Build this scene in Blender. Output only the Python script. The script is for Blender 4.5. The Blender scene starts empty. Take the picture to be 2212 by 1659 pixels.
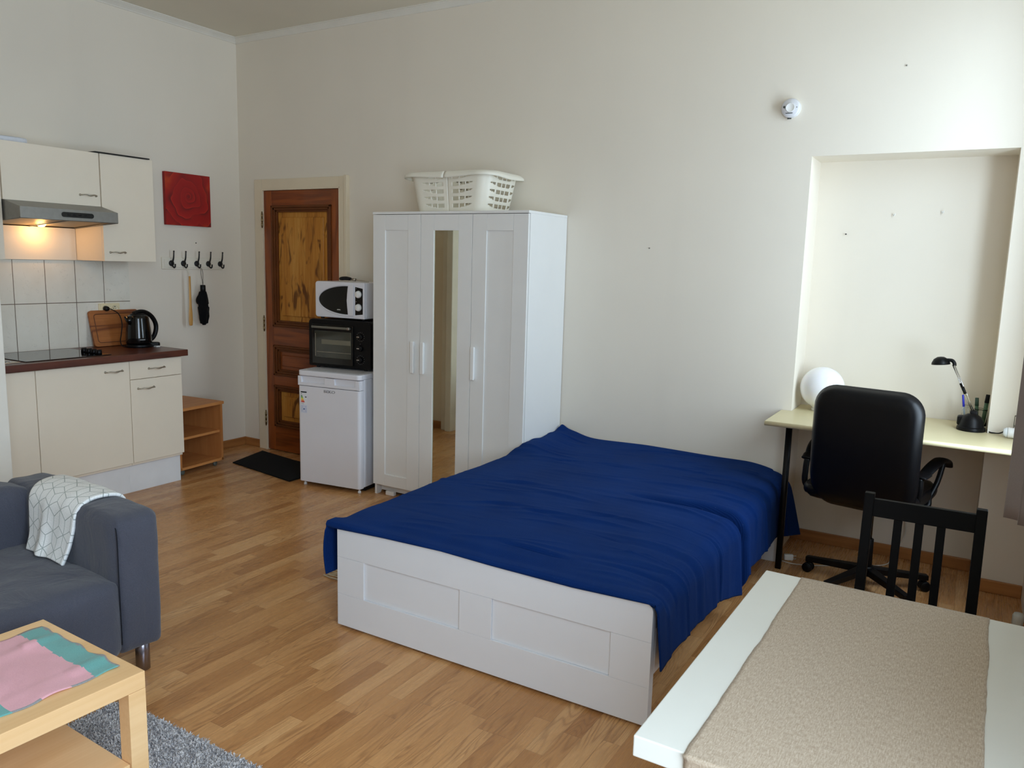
import bpy, bmesh, math, random
from mathutils import Vector, Matrix, noise
R = math.radians
PI = math.pi
random.seed(7)
S = bpy.context.scene
C = S.collection

# ---------------------------------------------------------------- camera
cam_d = bpy.data.cameras.new('camera')
cam = bpy.data.objects.new('camera', cam_d)
C.objects.link(cam)
YAW, PITCH, ROLL = 0.53177, 0.15121, 0.027076
fw = Vector((-math.sin(YAW) * math.cos(PITCH), math.cos(YAW) * math.cos(PITCH), -math.sin(PITCH)))
rt = Vector((math.cos(YAW), math.sin(YAW), 0))
up = rt.cross(fw)
r2 = rt * math.cos(ROLL) + up * math.sin(ROLL)
u2 = -rt * math.sin(ROLL) + up * math.cos(ROLL)
M = Matrix((r2, u2, -fw)).transposed().to_4x4()
M.translation = Vector((5.3142, -4.5501, 1.5908))
cam.matrix_world = M
cam_d.sensor_fit = 'HORIZONTAL'
cam_d.sensor_width = 36
cam_d.lens = 1705.13 / 2212 * 36
cam_d.clip_start = 0.02
S.camera = cam

# ---------------------------------------------------------------- view + light
S.view_settings.view_transform = 'Standard'
S.view_settings.look = 'None'
S.view_settings.gamma = 1
S.view_settings.use_curve_mapping = False
S.view_settings.exposure = 0.0
S.cycles.max_bounces = 14
S.cycles.diffuse_bounces = 8
S.cycles.sample_clamp_indirect = 6

w = bpy.data.worlds.new('world')
S.world = w
w.use_nodes = True
nt = w.node_tree
bg = nt.nodes['Background']
bg.inputs[0].default_value = (0.80, 0.90, 1.0, 1)
bg.inputs[1].default_value = 1.5


def area(name, loc, rot, sx, sy, power, col, spread=180):
    l = bpy.data.lights.new(name, 'AREA')
    l.shape = 'RECTANGLE'
    l.size, l.size_y = sx, sy
    l.energy = power
    l.color = col
    l.spread = R(spread)
    o = bpy.data.objects.new(name, l)
    o.location = loc
    o.rotation_euler = rot
    C.objects.link(o)
    return o


# daylight outside the two windows of the right-hand wall
area('daylight', (5.82, -0.78, 1.85), (0, R(90), 0), 2.1, 0.85, 66, (0.67, 0.84, 1.0))
area('daylight', (5.82, -4.35, 1.75), (0, R(90), 0), 2.3, 1.85, 130, (0.67, 0.83, 1.0))

# ---------------------------------------------------------------- shader helper


class X:
    """tiny expression wrapper over math nodes"""

    def __init__(s, m, sock):
        s.m, s.s = m, sock

    def _op(s, op, *a):
        n = s.m.nodes.new('ShaderNodeMath')
        n.operation = op
        for i, q in enumerate((s,) + a):
            if isinstance(q, X):
                s.m.links.new(q.s, n.inputs[i])
            else:
                n.inputs[i].default_value = q
        return X(s.m, n.outputs[0])

    def __add__(s, o): return s._op('ADD', o)
    __radd__ = __add__
    def __sub__(s, o): return s._op('SUBTRACT', o)
    def __rsub__(s, o): return (s * -1) + o
    def __mul__(s, o): return s._op('MULTIPLY', o)
    __rmul__ = __mul__
    def __truediv__(s, o): return s._op('DIVIDE', o)
    def __lt__(s, o): return s._op('LESS_THAN', o)
    def __gt__(s, o): return s._op('GREATER_THAN', o)
    def floor(s): return s._op('FLOOR')
    def fract(s): return s._op('FRACT')
    def sin(s): return s._op('SINE')
    def abs(s): return s._op('ABSOLUTE')
    def max(s, o): return s._op('MAXIMUM', o)
    def min(s, o): return s._op('MINIMUM', o)
    def pow(s, o): return s._op('POWER', o)
    def atan2(s, o): return s._op('ARCTAN2', o)
    def smooth(s, a, b):
        n = s.m.nodes.new('ShaderNodeMapRange')
        n.interpolation_type = 'SMOOTHSTEP'
        s.m.links.new(s.s, n.inputs[0])
        n.inputs[1].default_value = a
        n.inputs[2].default_value = b
        return X(s.m, n.outputs[0])


class Mat:
    def __init__(s, name, col=(0.8, 0.8, 0.8), rough=0.5, metal=0.0, spec=0.5, coat=0.0):
        s.mat = bpy.data.materials.new(name)
        s.mat.use_nodes = True
        s.t = s.mat.node_tree
        s.b = s.t.nodes['Principled BSDF']
        s.b.inputs['Base Color'].default_value = (*col, 1)
        s.b.inputs['Roughness'].default_value = rough
        s.b.inputs['Metallic'].default_value = metal
        s.b.inputs['Specular IOR Level'].default_value = spec
        if coat:
            s.b.inputs['Coat Weight'].default_value = coat
        s.nodes, s.links = s.t.nodes, s.t.links

    def coord(s, kind='Object'):
        n = s.nodes.new('ShaderNodeTexCoord')
        p = s.nodes.new('ShaderNodeSeparateXYZ')
        s.links.new(n.outputs[kind], p.inputs[0])
        return [X(s.t, p.outputs[i]) for i in range(3)]

    def vec(s, x, y, z=0.0):
        n = s.nodes.new('ShaderNodeCombineXYZ')
        for i, q in enumerate((x, y, z)):
            if isinstance(q, X):
                s.links.new(q.s, n.inputs[i])
            else:
                n.inputs[i].default_value = q
        return n.outputs[0]

    def noise(s, v, scale=1.0, detail=3.0, rough=0.5, dist=0.0):
        n = s.nodes.new('ShaderNodeTexNoise')
        s.links.new(v, n.inputs['Vector'])
        n.inputs['Scale'].default_value = scale
        n.inputs['Detail'].default_value = detail
        n.inputs['Roughness'].default_value = rough
        n.inputs['Distortion'].default_value = dist
        return X(s.t, n.outputs[0])

    def white(s, v):
        n = s.nodes.new('ShaderNodeTexWhiteNoise')
        n.noise_dimensions = '3D'
        s.links.new(v, n.inputs['Vector'])
        return X(s.t, n.outputs[0])

    def ramp(s, f, stops):
        n = s.nodes.new('ShaderNodeValToRGB')
        s.links.new(f.s, n.inputs[0])
        e = n.color_ramp.elements
        while len(e) < len(stops):
            e.new(0.5)
        for q, (p, c) in zip(e, stops):
            q.position = p
            q.color = (*c, 1)
        return n.outputs[0]

    def mix(s, f, a, b, mode='MIX'):
        n = s.nodes.new('ShaderNodeMix')
        n.data_type = 'RGBA'
        n.blend_type = mode
        if isinstance(f, X):
            s.links.new(f.s, n.inputs[0])
        else:
            n.inputs[0].default_value = f
        for i, q in ((6, a), (7, b)):
            if isinstance(q, tuple):
                n.inputs[i].default_value = (*q, 1)
            else:
                s.links.new(q, n.inputs[i])
        return n.outputs[2]

    def color(s, sock):
        s.links.new(sock, s.b.inputs['Base Color'])
        return s

    def rough(s, x):
        s.links.new(x.s, s.b.inputs['Roughness'])
        return s

    def bump(s, h, strength=0.3, dist=0.002):
        n = s.nodes.new('ShaderNodeBump')
        n.inputs['Strength'].default_value = strength
        n.inputs['Distance'].default_value = dist
        s.links.new(h.s, n.inputs['Height'])
        s.links.new(n.outputs[0], s.b.inputs['Normal'])
        return s


def srgb(r, g, b):
    f = lambda c: ((c / 255 + 0.055) / 1.055) ** 2.4 if c > 10 else c / 255 / 12.92
    return (f(r), f(g), f(b))


def plain(name, rgb, rough=0.5, metal=0.0, spec=0.5, var=0.04, scale=6.0, bump=0.0, bscale=200.0, coat=0.0):
    m = Mat(name, srgb(*rgb), rough, metal, spec, coat)
    x, y, z = m.coord()
    v = m.vec(x, y, z)
    n = m.noise(v, scale, 4)
    c = srgb(*rgb)
    m.color(m.ramp(n, [(0.3, tuple(q * (1 - var) for q in c)), (0.7, tuple(min(1, q * (1 + var)) for q in c))]))
    if bump:
        m.bump(m.noise(v, bscale, 2), bump, 0.001)
    return m.mat


def wood(name, light, dark, axis='x', scale=1.0, rough=0.45, lines=26.0, coat=0.0, streak=1.0):
    m = Mat(name, rough=rough, coat=coat)
    c = m.coord()
    k = {'x': 0, 'y': 1, 'z': 2}[axis]
    f = [9.0 * scale] * 3
    f[k] = 0.9 * scale
    v = m.vec(*[c[i] * f[i] for i in range(3)])
    n = m.noise(v, 1.0, 2, 0.4, 0.3)
    g = ((n * lines).sin() * 0.5 + 0.5).pow(2.0)
    f2 = [120.0 * scale] * 3
    f2[k] = 4.0 * scale
    fine = m.noise(m.vec(*[c[i] * f2[i] for i in range(3)]), 1.0, 3)
    t = g * 0.35 * streak + fine * 0.65
    m.color(m.ramp(t, [(0.2, srgb(*light)), (0.85, srgb(*dark))]))
    m.bump(fine, 0.08, 0.001)
    return m.mat


# ---------------------------------------------------------------- mesh helpers
def nb():
    return bmesh.new()


def merge(bm, tmp, mat=None):
    if mat is not None:
        tmp.transform(mat)
    me = bpy.data.meshes.new('tmp')
    tmp.to_mesh(me)
    tmp.free()
    bm.from_mesh(me)
    bpy.data.meshes.remove(me)
    return bm


def box(bm, x0, x1, y0, y1, z0, z1, bev=0.0, seg=2, mi=0, mat=None):
    t = nb()
    bmesh.ops.create_cube(t, size=1)
    for v in t.verts:
        v.co = Vector(((x0 + x1) / 2 + v.co.x * (x1 - x0), (y0 + y1) / 2 + v.co.y * (y1 - y0), (z0 + z1) / 2 + v.co.z * (z1 - z0)))
    if bev:
        bmesh.ops.bevel(t, geom=list(t.edges), offset=bev, segments=seg, profile=0.5, affect='EDGES')
    for f in t.faces:
        f.material_index = mi
    return merge(bm, t, mat)


def prism(bm, pts, a0, a1, axis='z', bev=0.0, seg=2, mi=0, mat=None):
    """extrude a 2D outline along an axis: pts are (x,y) for z, (x,z) for y, (y,z) for x"""
    t = nb()

    def p3(p, a):
        return {'z': (p[0], p[1], a), 'y': (p[0], a, p[1]), 'x': (a, p[0], p[1])}[axis]
    lo = [t.verts.new(p3(p, a0)) for p in pts]
    hi = [t.verts.new(p3(p, a1)) for p in pts]
    n = len(pts)
    t.faces.new(lo)
    t.faces.new(list(reversed(hi)))
    for i in range(n):
        t.faces.new((lo[i], lo[(i + 1) % n], hi[(i + 1) % n], hi[i]))
    bmesh.ops.recalc_face_normals(t, faces=t.faces)
    if bev:
        ed = [e for e in t.edges if e.calc_face_angle(0) > 0.6]
        bmesh.ops.bevel(t, geom=ed, offset=bev, segments=seg, profile=0.5, affect='EDGES')
    for f in t.faces:
        f.material_index = mi
    return merge(bm, t, mat)


def rrect(x0, x1, y0, y1, r, n=6):
    if not isinstance(r, (tuple, list)):
        r = (r,) * 4
    out = []
    for (cx, cy, sx, sy, a, q) in ((x0, y0, 1, 1, 180, r[0]), (x1, y0, -1, 1, 270, r[1]), (x1, y1, -1, -1, 0, r[2]), (x0, y1, 1, -1, 90, r[3])):
        if q <= 0:
            out.append((cx, cy))
            continue
        for i in range(n + 1):
            t = R(a + 90 * i / n)
            out.append((cx + sx * q + q * math.cos(t), cy + sy * q + q * math.sin(t)))
    return out


def circle(cx, cy, r, n=24, ry=None):
    return [(cx + r * math.cos(2 * PI * i / n), cy + (ry or r) * math.sin(2 * PI * i / n)) for i in range(n)]


def lathe(bm, prof, seg=28, mat=None, mi=0, cap=True):
    t = nb()
    rings = []
    for (r, z) in prof:
        if r < 1e-5:
            rings.append([t.verts.new((0, 0, z))])
        else:
            rings.append([t.verts.new((r * math.cos(2 * PI * i / seg), r * math.sin(2 * PI * i / seg), z)) for i in range(seg)])
    for a, b in zip(rings, rings[1:]):
        for i in range(seg):
            j = (i + 1) % seg
            if len(a) == 1 and len(b) > 1:
                t.faces.new((a[0], b[j], b[i]))
            elif len(b) == 1 and len(a) > 1:
                t.faces.new((a[i], a[j], b[0]))
            elif len(a) > 1:
                t.faces.new((a[i], a[j], b[j], b[i]))
    if cap:
        for q in (rings[0], rings[-1]):
            if len(q) > 1:
                t.faces.new(q)
    bmesh.ops.recalc_face_normals(t, faces=t.faces)
    for f in t.faces:
        f.material_index = mi
        f.smooth = True
    return merge(bm, t, mat)


def align(p0, p1):
    d = (Vector(p1) - Vector(p0))
    q = Vector((0, 0, 1)).rotation_difference(d.normalized())
    m = q.to_matrix().to_4x4()
    m.translation = Vector(p0)
    return m, d.length


def cyl(bm, p0, p1, r, r1=None, seg=20, mi=0, bev=0.0):
    m, L = align(p0, p1)
    r1 = r if r1 is None else r1
    b = bev
    prof = [(0, 0), (r - b, 0), (r, b), (r1, L - b), (r1 - b, L), (0, L)] if b else [(0, 0), (r, 0), (r1, L), (0, L)]
    return lathe(bm, prof, seg, m, mi)


def smooth_path(pts, n=8):
    P = [Vector(p) for p in pts]
    out = []
    for i in range(len(P) - 1):
        a, b, c, d = P[max(0, i - 1)], P[i], P[i + 1], P[min(len(P) - 1, i + 2)]
        for k in range(n):
            t = k / n
            out.append(0.5 * ((2 * b) + (c - a) * t + (2 * a - 5 * b + 4 * c - d) * t * t + (3 * b - a - 3 * c + d) * t ** 3))
    out.append(P[-1])
    return out


def tube(bm, pts, r, seg=10, mi=0, flat=None, closed=False, upv=None):
    """sweep; r number or list; flat=(w,h) gives an elliptical section"""
    t = nb()
    P = [Vector(p) for p in pts]
    n = len(P)
    rings = []
    T0 = (P[1] - P[0]).normalized()
    N = Vector(upv) if upv else (Vector((0, 0, 1)) if abs(T0.z) < 0.9 else Vector((1, 0, 0)))
    N = (N - T0 * N.dot(T0)).normalized()
    for i, p in enumerate(P):
        if closed:
            T = (P[(i + 1) % n] - P[i - 1]).normalized()
        else:
            T = (P[min(i + 1, n - 1)] - P[max(i - 1, 0)]).normalized()
        if upv:
            N = Vector(upv)
        N = (N - T * N.dot(T)).normalized()
        B = T.cross(N)
        rr = r[i] if isinstance(r, (list, tuple)) else r
        a, b = (rr * flat[0], rr * flat[1]) if flat else (rr, rr)
        rings.append([t.verts.new(p + B * (a * math.cos(2 * PI * k / seg)) + N * (b * math.sin(2 * PI * k / seg))) for k in range(seg)])
    pr = list(zip(rings, rings[1:]))
    if closed:
        pr.append((rings[-1], rings[0]))
    for a, b in pr:
        for i in range(seg):
            j = (i + 1) % seg
            t.faces.new((a[i], a[j], b[j], b[i]))
    if not closed:
        t.faces.new(rings[0])
        t.faces.new(rings[-1])
    bmesh.ops.recalc_face_normals(t, faces=t.faces)
    for f in t.faces:
        f.smooth = True
        f.material_index = mi
    return merge(bm, t)


def grid(bm, nu, nv, fn, mi=0, uv=None, skip=None):
    t = nb()
    V = [[t.verts.new(fn(i / nu, j / nv)) for j in range(nv + 1)] for i in range(nu + 1)]
    L = t.loops.layers.uv.new('UVMap') if uv else None
    for i in range(nu):
        for j in range(nv):
            if skip and skip(i, j):
                continue
            f = t.faces.new((V[i][j], V[i + 1][j], V[i + 1][j + 1], V[i][j + 1]))
            f.smooth = True
            f.material_index = mi
            if L:
                for lp, (a, b) in zip(f.loops, ((i, j), (i + 1, j), (i + 1, j + 1), (i, j + 1))):
                    lp[L].uv = uv(a / nu, b / nv)
    return merge(bm, t)


def softbox(bm, x0, x1, y0, y1, z0, z1, r, puff=0.0, wr=0.0, seed=0.0, cuts=7, mi=0):
    """rounded upholstered block with bulging faces and light creases"""
    t = nb()
    bmesh.ops.create_cube(t, size=2)
    bmesh.ops.subdivide_edges(t, edges=list(t.edges), cuts=cuts, use_grid_fill=True)
    bmesh.ops.subdivide_edges(t, edges=list(t.edges), cuts=1, use_grid_fill=True)
    c = Vector(((x0 + x1) / 2, (y0 + y1) / 2, (z0 + z1) / 2))
    h = Vector(((x1 - x0) / 2, (y1 - y0) / 2, (z1 - z0) / 2))
    for v in t.verts:
        u = v.co.copy()
        p = Vector((u.x * h.x, u.y * h.y, u.z * h.z))
        q = Vector([max(-h[i] + r, min(h[i] - r, p[i])) for i in range(3)])
        d = p - q
        nrm = d.normalized() if d.length > 1e-6 else Vector((0, 0, 0))
        p = q + nrm * min(r, d.length if sum(abs(a) > 1e-6 for a in d) < 2 else r)
        f = (1 - u.x ** 4 * 0.9) * (1 - u.y ** 4 * 0.9) if abs(u.z) > 0.99 else (1 - u.z ** 4 * 0.9) * ((1 - u.y ** 4 * 0.9) if abs(u.x) > 0.99 else (1 - u.x ** 4 * 0.9))
        p += nrm * puff * max(0, f)
        P = c + p
        if wr:
            P += nrm * wr * (noise.noise(Vector((P.x * 7 + seed, P.y * 7, P.z * 4))) + 0.5 * noise.noise(Vector((P.x * 15, P.y * 15 + seed, P.z * 9))))
        v.co = P
    for f in t.faces:
        f.smooth = True
        f.material_index = mi
    return merge(bm, t)


def obj(name, bm, mats, parent=None, smooth=False, loc=None, label=None, angle=None):
    me = bpy.data.meshes.new(name)
    bm.to_mesh(me)
    bm.free()
    for m in (mats if isinstance(mats, (list, tuple)) else [mats]):
        me.materials.append(m)
    if smooth or angle:
        for p in me.polygons:
            p.use_smooth = True
        if angle:
            me.set_sharp_from_angle(angle=R(angle))
    o = bpy.data.objects.new(name, me)
    C.objects.link(o)
    if angle:
        wn = o.modifiers.new('wn', 'WEIGHTED_NORMAL')
        wn.keep_sharp = True
        wn.weight = 100
    if parent:
        o.parent = parent
    if loc:
        o.location = loc
    if label:
        o['label'] = label
    return o


def thing(name, label, cat, loc=(0, 0, 0), rz=0.0, group=None):
    o = bpy.data.objects.new(name, None)
    o.empty_display_size = 0.1
    C.objects.link(o)
    o.location = loc
    o.rotation_euler = (0, 0, rz)
    o['label'] = label
    o['category'] = cat
    if group:
        o['group'] = group
    return o


def tag(o, label, cat, group=None):
    o['label'] = label
    o['category'] = cat
    if group:
        o['group'] = group
    return o


def struct(name, bm, m, angle=None, label=None, cat=None):
    o = obj(name, bm, m, angle=angle)
    o['kind'] = 'structure'
    if label:
        o['label'] = label
    return o


def dup(root, loc=None, rz=None, label=None, group=None):
    r = root.copy()
    C.objects.link(r)
    if loc:
        r.location = loc
    if rz is not None:
        r.rotation_euler = (0, 0, rz)
    if label:
        r['label'] = label
    if group:
        r['group'] = group
    for ch in list(root.children):
        c = ch.copy()
        C.objects.link(c)
        c.parent = r
        for g in ch.children:
            d = g.copy()
            C.objects.link(d)
            d.parent = c
    return r


def text_mesh(bm, s, size, mat, depth=0.0004, mi=0, sx=1.0, space=1.0, bold=0.0):
    cu = bpy.data.curves.new('txt', 'FONT')
    cu.body = s
    cu.size = size
    cu.extrude = depth
    cu.offset = bold
    cu.space_character = space
    cu.align_x = 'CENTER'
    cu.align_y = 'CENTER'
    o = bpy.data.objects.new('txt', cu)
    C.objects.link(o)
    bpy.context.view_layer.update()
    me = bpy.data.meshes.new_from_object(o.evaluated_get(bpy.context.evaluated_depsgraph_get()))
    t = nb()
    t.from_mesh(me)
    bpy.data.objects.remove(o)
    bpy.data.meshes.remove(me)
    bpy.data.curves.remove(cu)
    for f in t.faces:
        f.material_index = mi
    t.transform(Matrix.Diagonal((sx, 1, 1, 1)))
    return merge(bm, t, mat)


# ---------------------------------------------------------------- materials
def wall_mat(name, rgb):
    m = Mat(name, srgb(*rgb), 0.75, spec=0.25)
    x, y, z = m.coord()
    v = m.vec(x, y, z)
    c = srgb(*rgb)
    n = m.noise(v, 1.3, 3)
    col = m.ramp(n, [(0.3, tuple(q * 0.955 for q in c)), (0.7, c)])
    # faint vertical smears of a hand-rolled, scuffed paint
    sm = m.noise(m.vec(x * 5.0, y * 5.0, z * 0.5), 1.0, 2)
    col = m.mix(sm.smooth(0.55, 0.8) * 0.10, col, tuple(q * 0.8 for q in c))
    m.color(col)
    m.bump(m.noise(v, 90, 3), 0.12, 0.002)
    return m.mat


M_WALL = wall_mat('wall_paint', (229, 221, 207))
M_CEIL = wall_mat('ceiling_paint', (222, 216, 200))


def floor_mat():
    m = Mat('laminate_floor', rough=0.3, spec=0.38)
    x, y, z = m.coord()
    W = 0.066
    sx = x / W
    strip = sx.floor()
    r1 = m.white(m.vec(strip, 3.1, 0.7))
    yy = y / 0.46 + r1 * 17.3
    board = yy.floor()
    rid = m.white(m.vec(strip, board, 1.3))
    rid2 = m.white(m.vec(strip, board, 7.7))
    # cathedral grain: contour lines of a stretched noise, different on every board
    n = m.noise(m.vec(x * 13.0 + rid * 31.0, y * 1.5 + rid2 * 23.0, rid * 9.0), 1.0, 1.5, 0.4, 0.35)
    g = ((n * 105.0).sin() * 0.5 + 0.5).pow(2.5)
    gm = m.noise(m.vec(x * 9.0, y * 2.0, rid * 5.0), 1.0, 1.0).smooth(0.42, 0.6)
    fine = m.noise(m.vec(x * 240.0, y * 7.0, rid * 20.0), 1.0, 4, 0.6)
    broad = m.noise(m.vec(x * 20.0, y * 1.3, rid * 11.0), 1.0, 2)
    base = m.ramp(rid * 0.66 + broad * 0.34, [(0.08, srgb(164, 112, 66)), (0.35, srgb(190, 138, 86)), (0.65, srgb(202, 151, 98)), (0.95, srgb(216, 170, 118))])
    c = m.mix(g * gm * 0.50, base, srgb(138, 92, 54))
    c = m.mix(fine.smooth(0.48, 0.72) * 0.36, c, srgb(136, 94, 58))
    fx = sx.fract()
    fy = yy.fract()
    e3 = (x / (W * 3)).fract()
    edge = (fx < 0.018).max(fy < 0.004) * 0.35
    joint = (e3 < 0.008) * 0.5
    c = m.mix(edge.max(joint), c, srgb(84, 52, 30))
    m.color(c)
    m.rough(fine * 0.16 + 0.20)
    m.bump(fine * 0.5 - joint, 0.12, 0.0008)
    return m.mat


M_FLOOR = floor_mat()
M_BASE = wood('oak_baseboard', (176, 120, 66), (146, 92, 46), 'x', 1.0, 0.4)
M_BASEY = wood('oak_baseboard_y', (176, 120, 66), (146, 92, 46), 'y', 1.0, 0.4)
M_CROWN = plain('white_moulding', (224, 220, 210), 0.6)
M_FRAME = plain('cream_gloss_paint', (222, 208, 182), 0.4, var=0.02)
M_DOORW = wood('varnished_door_stile', (152, 78, 26), (104, 46, 14), 'z', 1.0, 0.4, coat=0.25)
M_DOORH = wood('varnished_door_rail', (150, 78, 28), (102, 46, 14), 'x', 1.0, 0.4, coat=0.25)
M_DARKM = plain('door_dark_moulding', (100, 54, 20), 0.5, spec=0.3, var=0.2)


def knotty():
    m = Mat('knotty_door_panel', rough=0.5, spec=0.3)
    x, y, z = m.coord()
    n = m.noise(m.vec(x * 7.0, 2.0, z * 1.1), 1.0, 3, 0.5, 0.6)
    n2 = m.noise(m.vec(x * 60.0, 1.0, z * 3.0), 1.0, 3)
    k = m.noise(m.vec(x * 13.0, 0.0, z * 4.2), 1.0, 2, 0.5, 1.2)
    t = n * 0.6 + n2 * 0.4
    c = m.ramp(t, [(0.3, srgb(206, 152, 74)), (0.52, srgb(184, 122, 46)), (0.75, srgb(128, 68, 20))])
    c = m.mix(k.smooth(0.54, 0.68) * 0.8, c, srgb(78, 36, 12))
    m.color(c)
    m.bump(n2, 0.1, 0.001)
    return m.mat


M_KNOT = knotty()
M_CAB = plain('cream_laminate', (233, 222, 203), 0.45, var=0.012)
M_CABEDGE = plain('cabinet_edge_beige', (204, 184, 144), 0.5)
M_COUNTER = wood('dark_red_wood_counter', (98, 52, 36), (62, 30, 22), 'y', 1.4, 0.3)
M_PLINTH = plain('white_plinth', (226, 227, 228), 0.5)
M_STEEL = plain('brushed_nickel', (190, 184, 172), 0.28, 1.0, var=0.05)
M_CHROME = plain('chrome', (215, 215, 218), 0.12, 1.0)
M_HOOD = plain('grey_brushed_hood', (140, 138, 132), 0.42, 0.55, var=0.06, scale=40)
M_BLACK = plain('black_plastic', (8, 8, 10), 0.42, spec=0.22)
M_BLACKM = plain('black_matt', (10, 10, 11), 0.6)
M_BLACKG = plain('black_gloss', (8, 8, 9), 0.12)
M_WHITEP = plain('white_plastic', (232, 232, 230), 0.35, var=0.01)
M_WHITEF = plain('white_wardrobe_foil', (228, 228, 226), 0.42, var=0.01)
M_WHITEA = plain('white_appliance', (222, 222, 228), 0.32, var=0.01)
M_CREAMP = plain('cream_plastic', (226, 214, 178), 0.4)
M_GREYTOP = plain('grey_speckled_top', (190, 190, 192), 0.6, var=0.2, scale=300)


def tile_mat():
    m = Mat('marbled_tile', rough=0.25)
    x, y, z = m.coord()
    v = m.vec(x, y, z)
    n = m.noise(v, 9, 5, 0.6, 1.5)
    vein = ((n * 22.0).sin().abs() < 0.10) * m.noise(v, 25, 2).smooth(0.5, 0.62)
    base = m.ramp(m.noise(v, 5, 3), [(0.3, srgb(222, 217, 203)), (0.7, srgb(232, 228, 216))])
    c = m.mix(vein * 0.45, base, srgb(178, 172, 162))
    # 20 x 28 cm tiles with brown-grey joints
    jy = ((y + 1.82) / 0.2015 + 40.0).fract()
    jz = ((z - 1.247) / 0.315 + 40.0).fract()
    j = (jy < 0.022).max(jz < 0.015)
    c = m.mix(j, c, srgb(112, 98, 82))
    m.color(c)
    m.bump(1.0 - j, 0.6, 0.002)
    return m.mat


M_TILE = tile_mat()


def rose_mat():
    m = Mat('rose_canvas_print', rough=0.6)
    x, y, z = m.coord()      # local: y across, z up, centre of the flower = origin
    wob = m.noise(m.vec(0.0, y * 8.0, z * 8.0), 1.0, 1) * 0.5 - 0.25
    r = ((y * y + z * z).pow(0.5)) * (wob * 1.1 + 1.0)
    th = z.atan2(y)
    sp = (r.pow(0.45) * 11.0 - th * (1 / (2 * PI)) + wob * 0.9)
    f = sp.fract()
    k = m.noise(m.vec(3.0, y * 7.0, z * 7.0), 1.0, 1).smooth(0.35, 0.62)
    c = m.ramp(f, [(0.0, srgb(92, 4, 6)), (0.35, srgb(140, 6, 4)), (0.85, srgb(164, 14, 6)), (0.965, srgb(186, 40, 24)), (1.0, srgb(110, 6, 6))])
    c = m.mix(k * 0.75, c, srgb(150, 8, 4))
    og = m.noise(m.vec(1.0, y * 5.0, z * 5.0), 1.0, 2)
    c = m.mix(og.smooth(0.52, 0.72) * r.smooth(0.13, 0.24) * 0.85, c, srgb(204, 78, 22))
    c = m.mix((1.0 - r.smooth(0.0, 0.028)) * 0.6, c, srgb(86, 2, 8))
    m.color(c)
    return m.mat


def fabric(name, rgb, rgb2=None, scale=600, rough=0.95, bump=0.3, big=0.1, crease=0.0):
    m = Mat(name, rough=rough, spec=0.15)
    x, y, z = m.coord()
    v = m.vec(x, y, z)
    a = srgb(*rgb)
    b = srgb(*(rgb2 or tuple(int(q * 0.8) for q in rgb)))
    n = m.noise(v, scale, 2, 0.7)
    c = m.ramp(n, [(0.35, b), (0.65, a)])
    k = m.noise(v, 4, 3)
    c = m.mix(k.smooth(0.35, 0.75) * big, c, tuple(min(1, q * 1.5 + 0.01) for q in a))
    m.color(c)
    if crease:
        w_ = m.noise(m.vec(x * 6.0, y * 6.0, z * 3.5), 1.0, 4, 0.55, 1.2)
        m.bump(w_ * 8.0 * crease + n * 0.4, 0.5, 0.004)
    else:
        m.bump(n, bump, 0.001)
    m.b.inputs['Sheen Weight'].default_value = 0.2 if max(rgb) > 60 else 0.02
    m.b.inputs['Sheen Roughness'].default_value = 0.5
    return m.mat


M_SOFA = fabric('slate_grey_sofa_cotton', (80, 82, 93), (62, 64, 75), crease=1.0)
M_SEAM = fabric('dark_seam', (32, 33, 40))
M_LACK = wood('birch_foil', (238, 200, 150), (224, 180, 126), 'y', 0.7, 0.38, 14)
M_LACKB = wood('birch_edge_dark', (176, 128, 72), (158, 110, 60), 'z', 0.7, 0.5, 14)
M_BEECH = wood('beech_laminate', (204, 140, 80), (186, 120, 64), 'y', 1.2, 0.5, 16)
M_BEECHZ = wood('beech_laminate_z', (198, 134, 76), (180, 116, 62), 'z', 1.2, 0.5, 16)
M_WHITET = plain('white_table_lacquer', (216, 216, 208), 0.3, var=0.015)
M_DESK = plain('pale_yellow_desk_laminate', (212, 200, 160), 0.35, var=0.015)
M_LEATHER = plain('black_leather', (6, 6, 9), 0.36, spec=0.22, var=0.1, bump=0.2, bscale=300)
M_CHAIRB = plain('black_brown_stained_wood', (10, 9, 10), 0.55, spec=0.10, var=0.2)
M_CURT = fabric('grey_curtain', (172, 164, 162), (156, 148, 146), scale=900)
M_MAT = fabric('black_doormat', (13, 13, 12), (7, 7, 7), scale=400)
M_CORD = plain('white_cord', (206, 202, 192), 0.5)

mm = Mat('mirror_glass', (0.64, 0.62, 0.50), 0.02, 1.0)
M_MIRROR = mm.mat
mg = Mat('clear_glass', (0.95, 0.97, 0.96), 0.02)
mg.b.inputs['Transmission Weight'].default_value = 1.0
mg.b.inputs['IOR'].default_value = 1.3
M_GLASS = mg.mat
mo = Mat('opal_glass', (0.86, 0.87, 0.9), 0.12)
mo.b.inputs['Subsurface Weight'].default_value = 0.2
M_OPAL = mo.mat

# ================================================================ SETTING
XR, H, YF = 5.63, 3.30, -6.4
AX0, AX1, AD, AT = 4.457, 5.402, 0.274, 2.20
bm = nb(); box(bm, -0.25, XR + 0.3, YF - 0.2, 0.5, -0.1, 0)
struct('floor', bm, M_FLOOR)
bm = nb(); box(bm, -0.25, XR + 0.3, YF - 0.2, 0.5, H, H + 0.1)
struct('ceiling', bm, M_CEIL)
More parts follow.
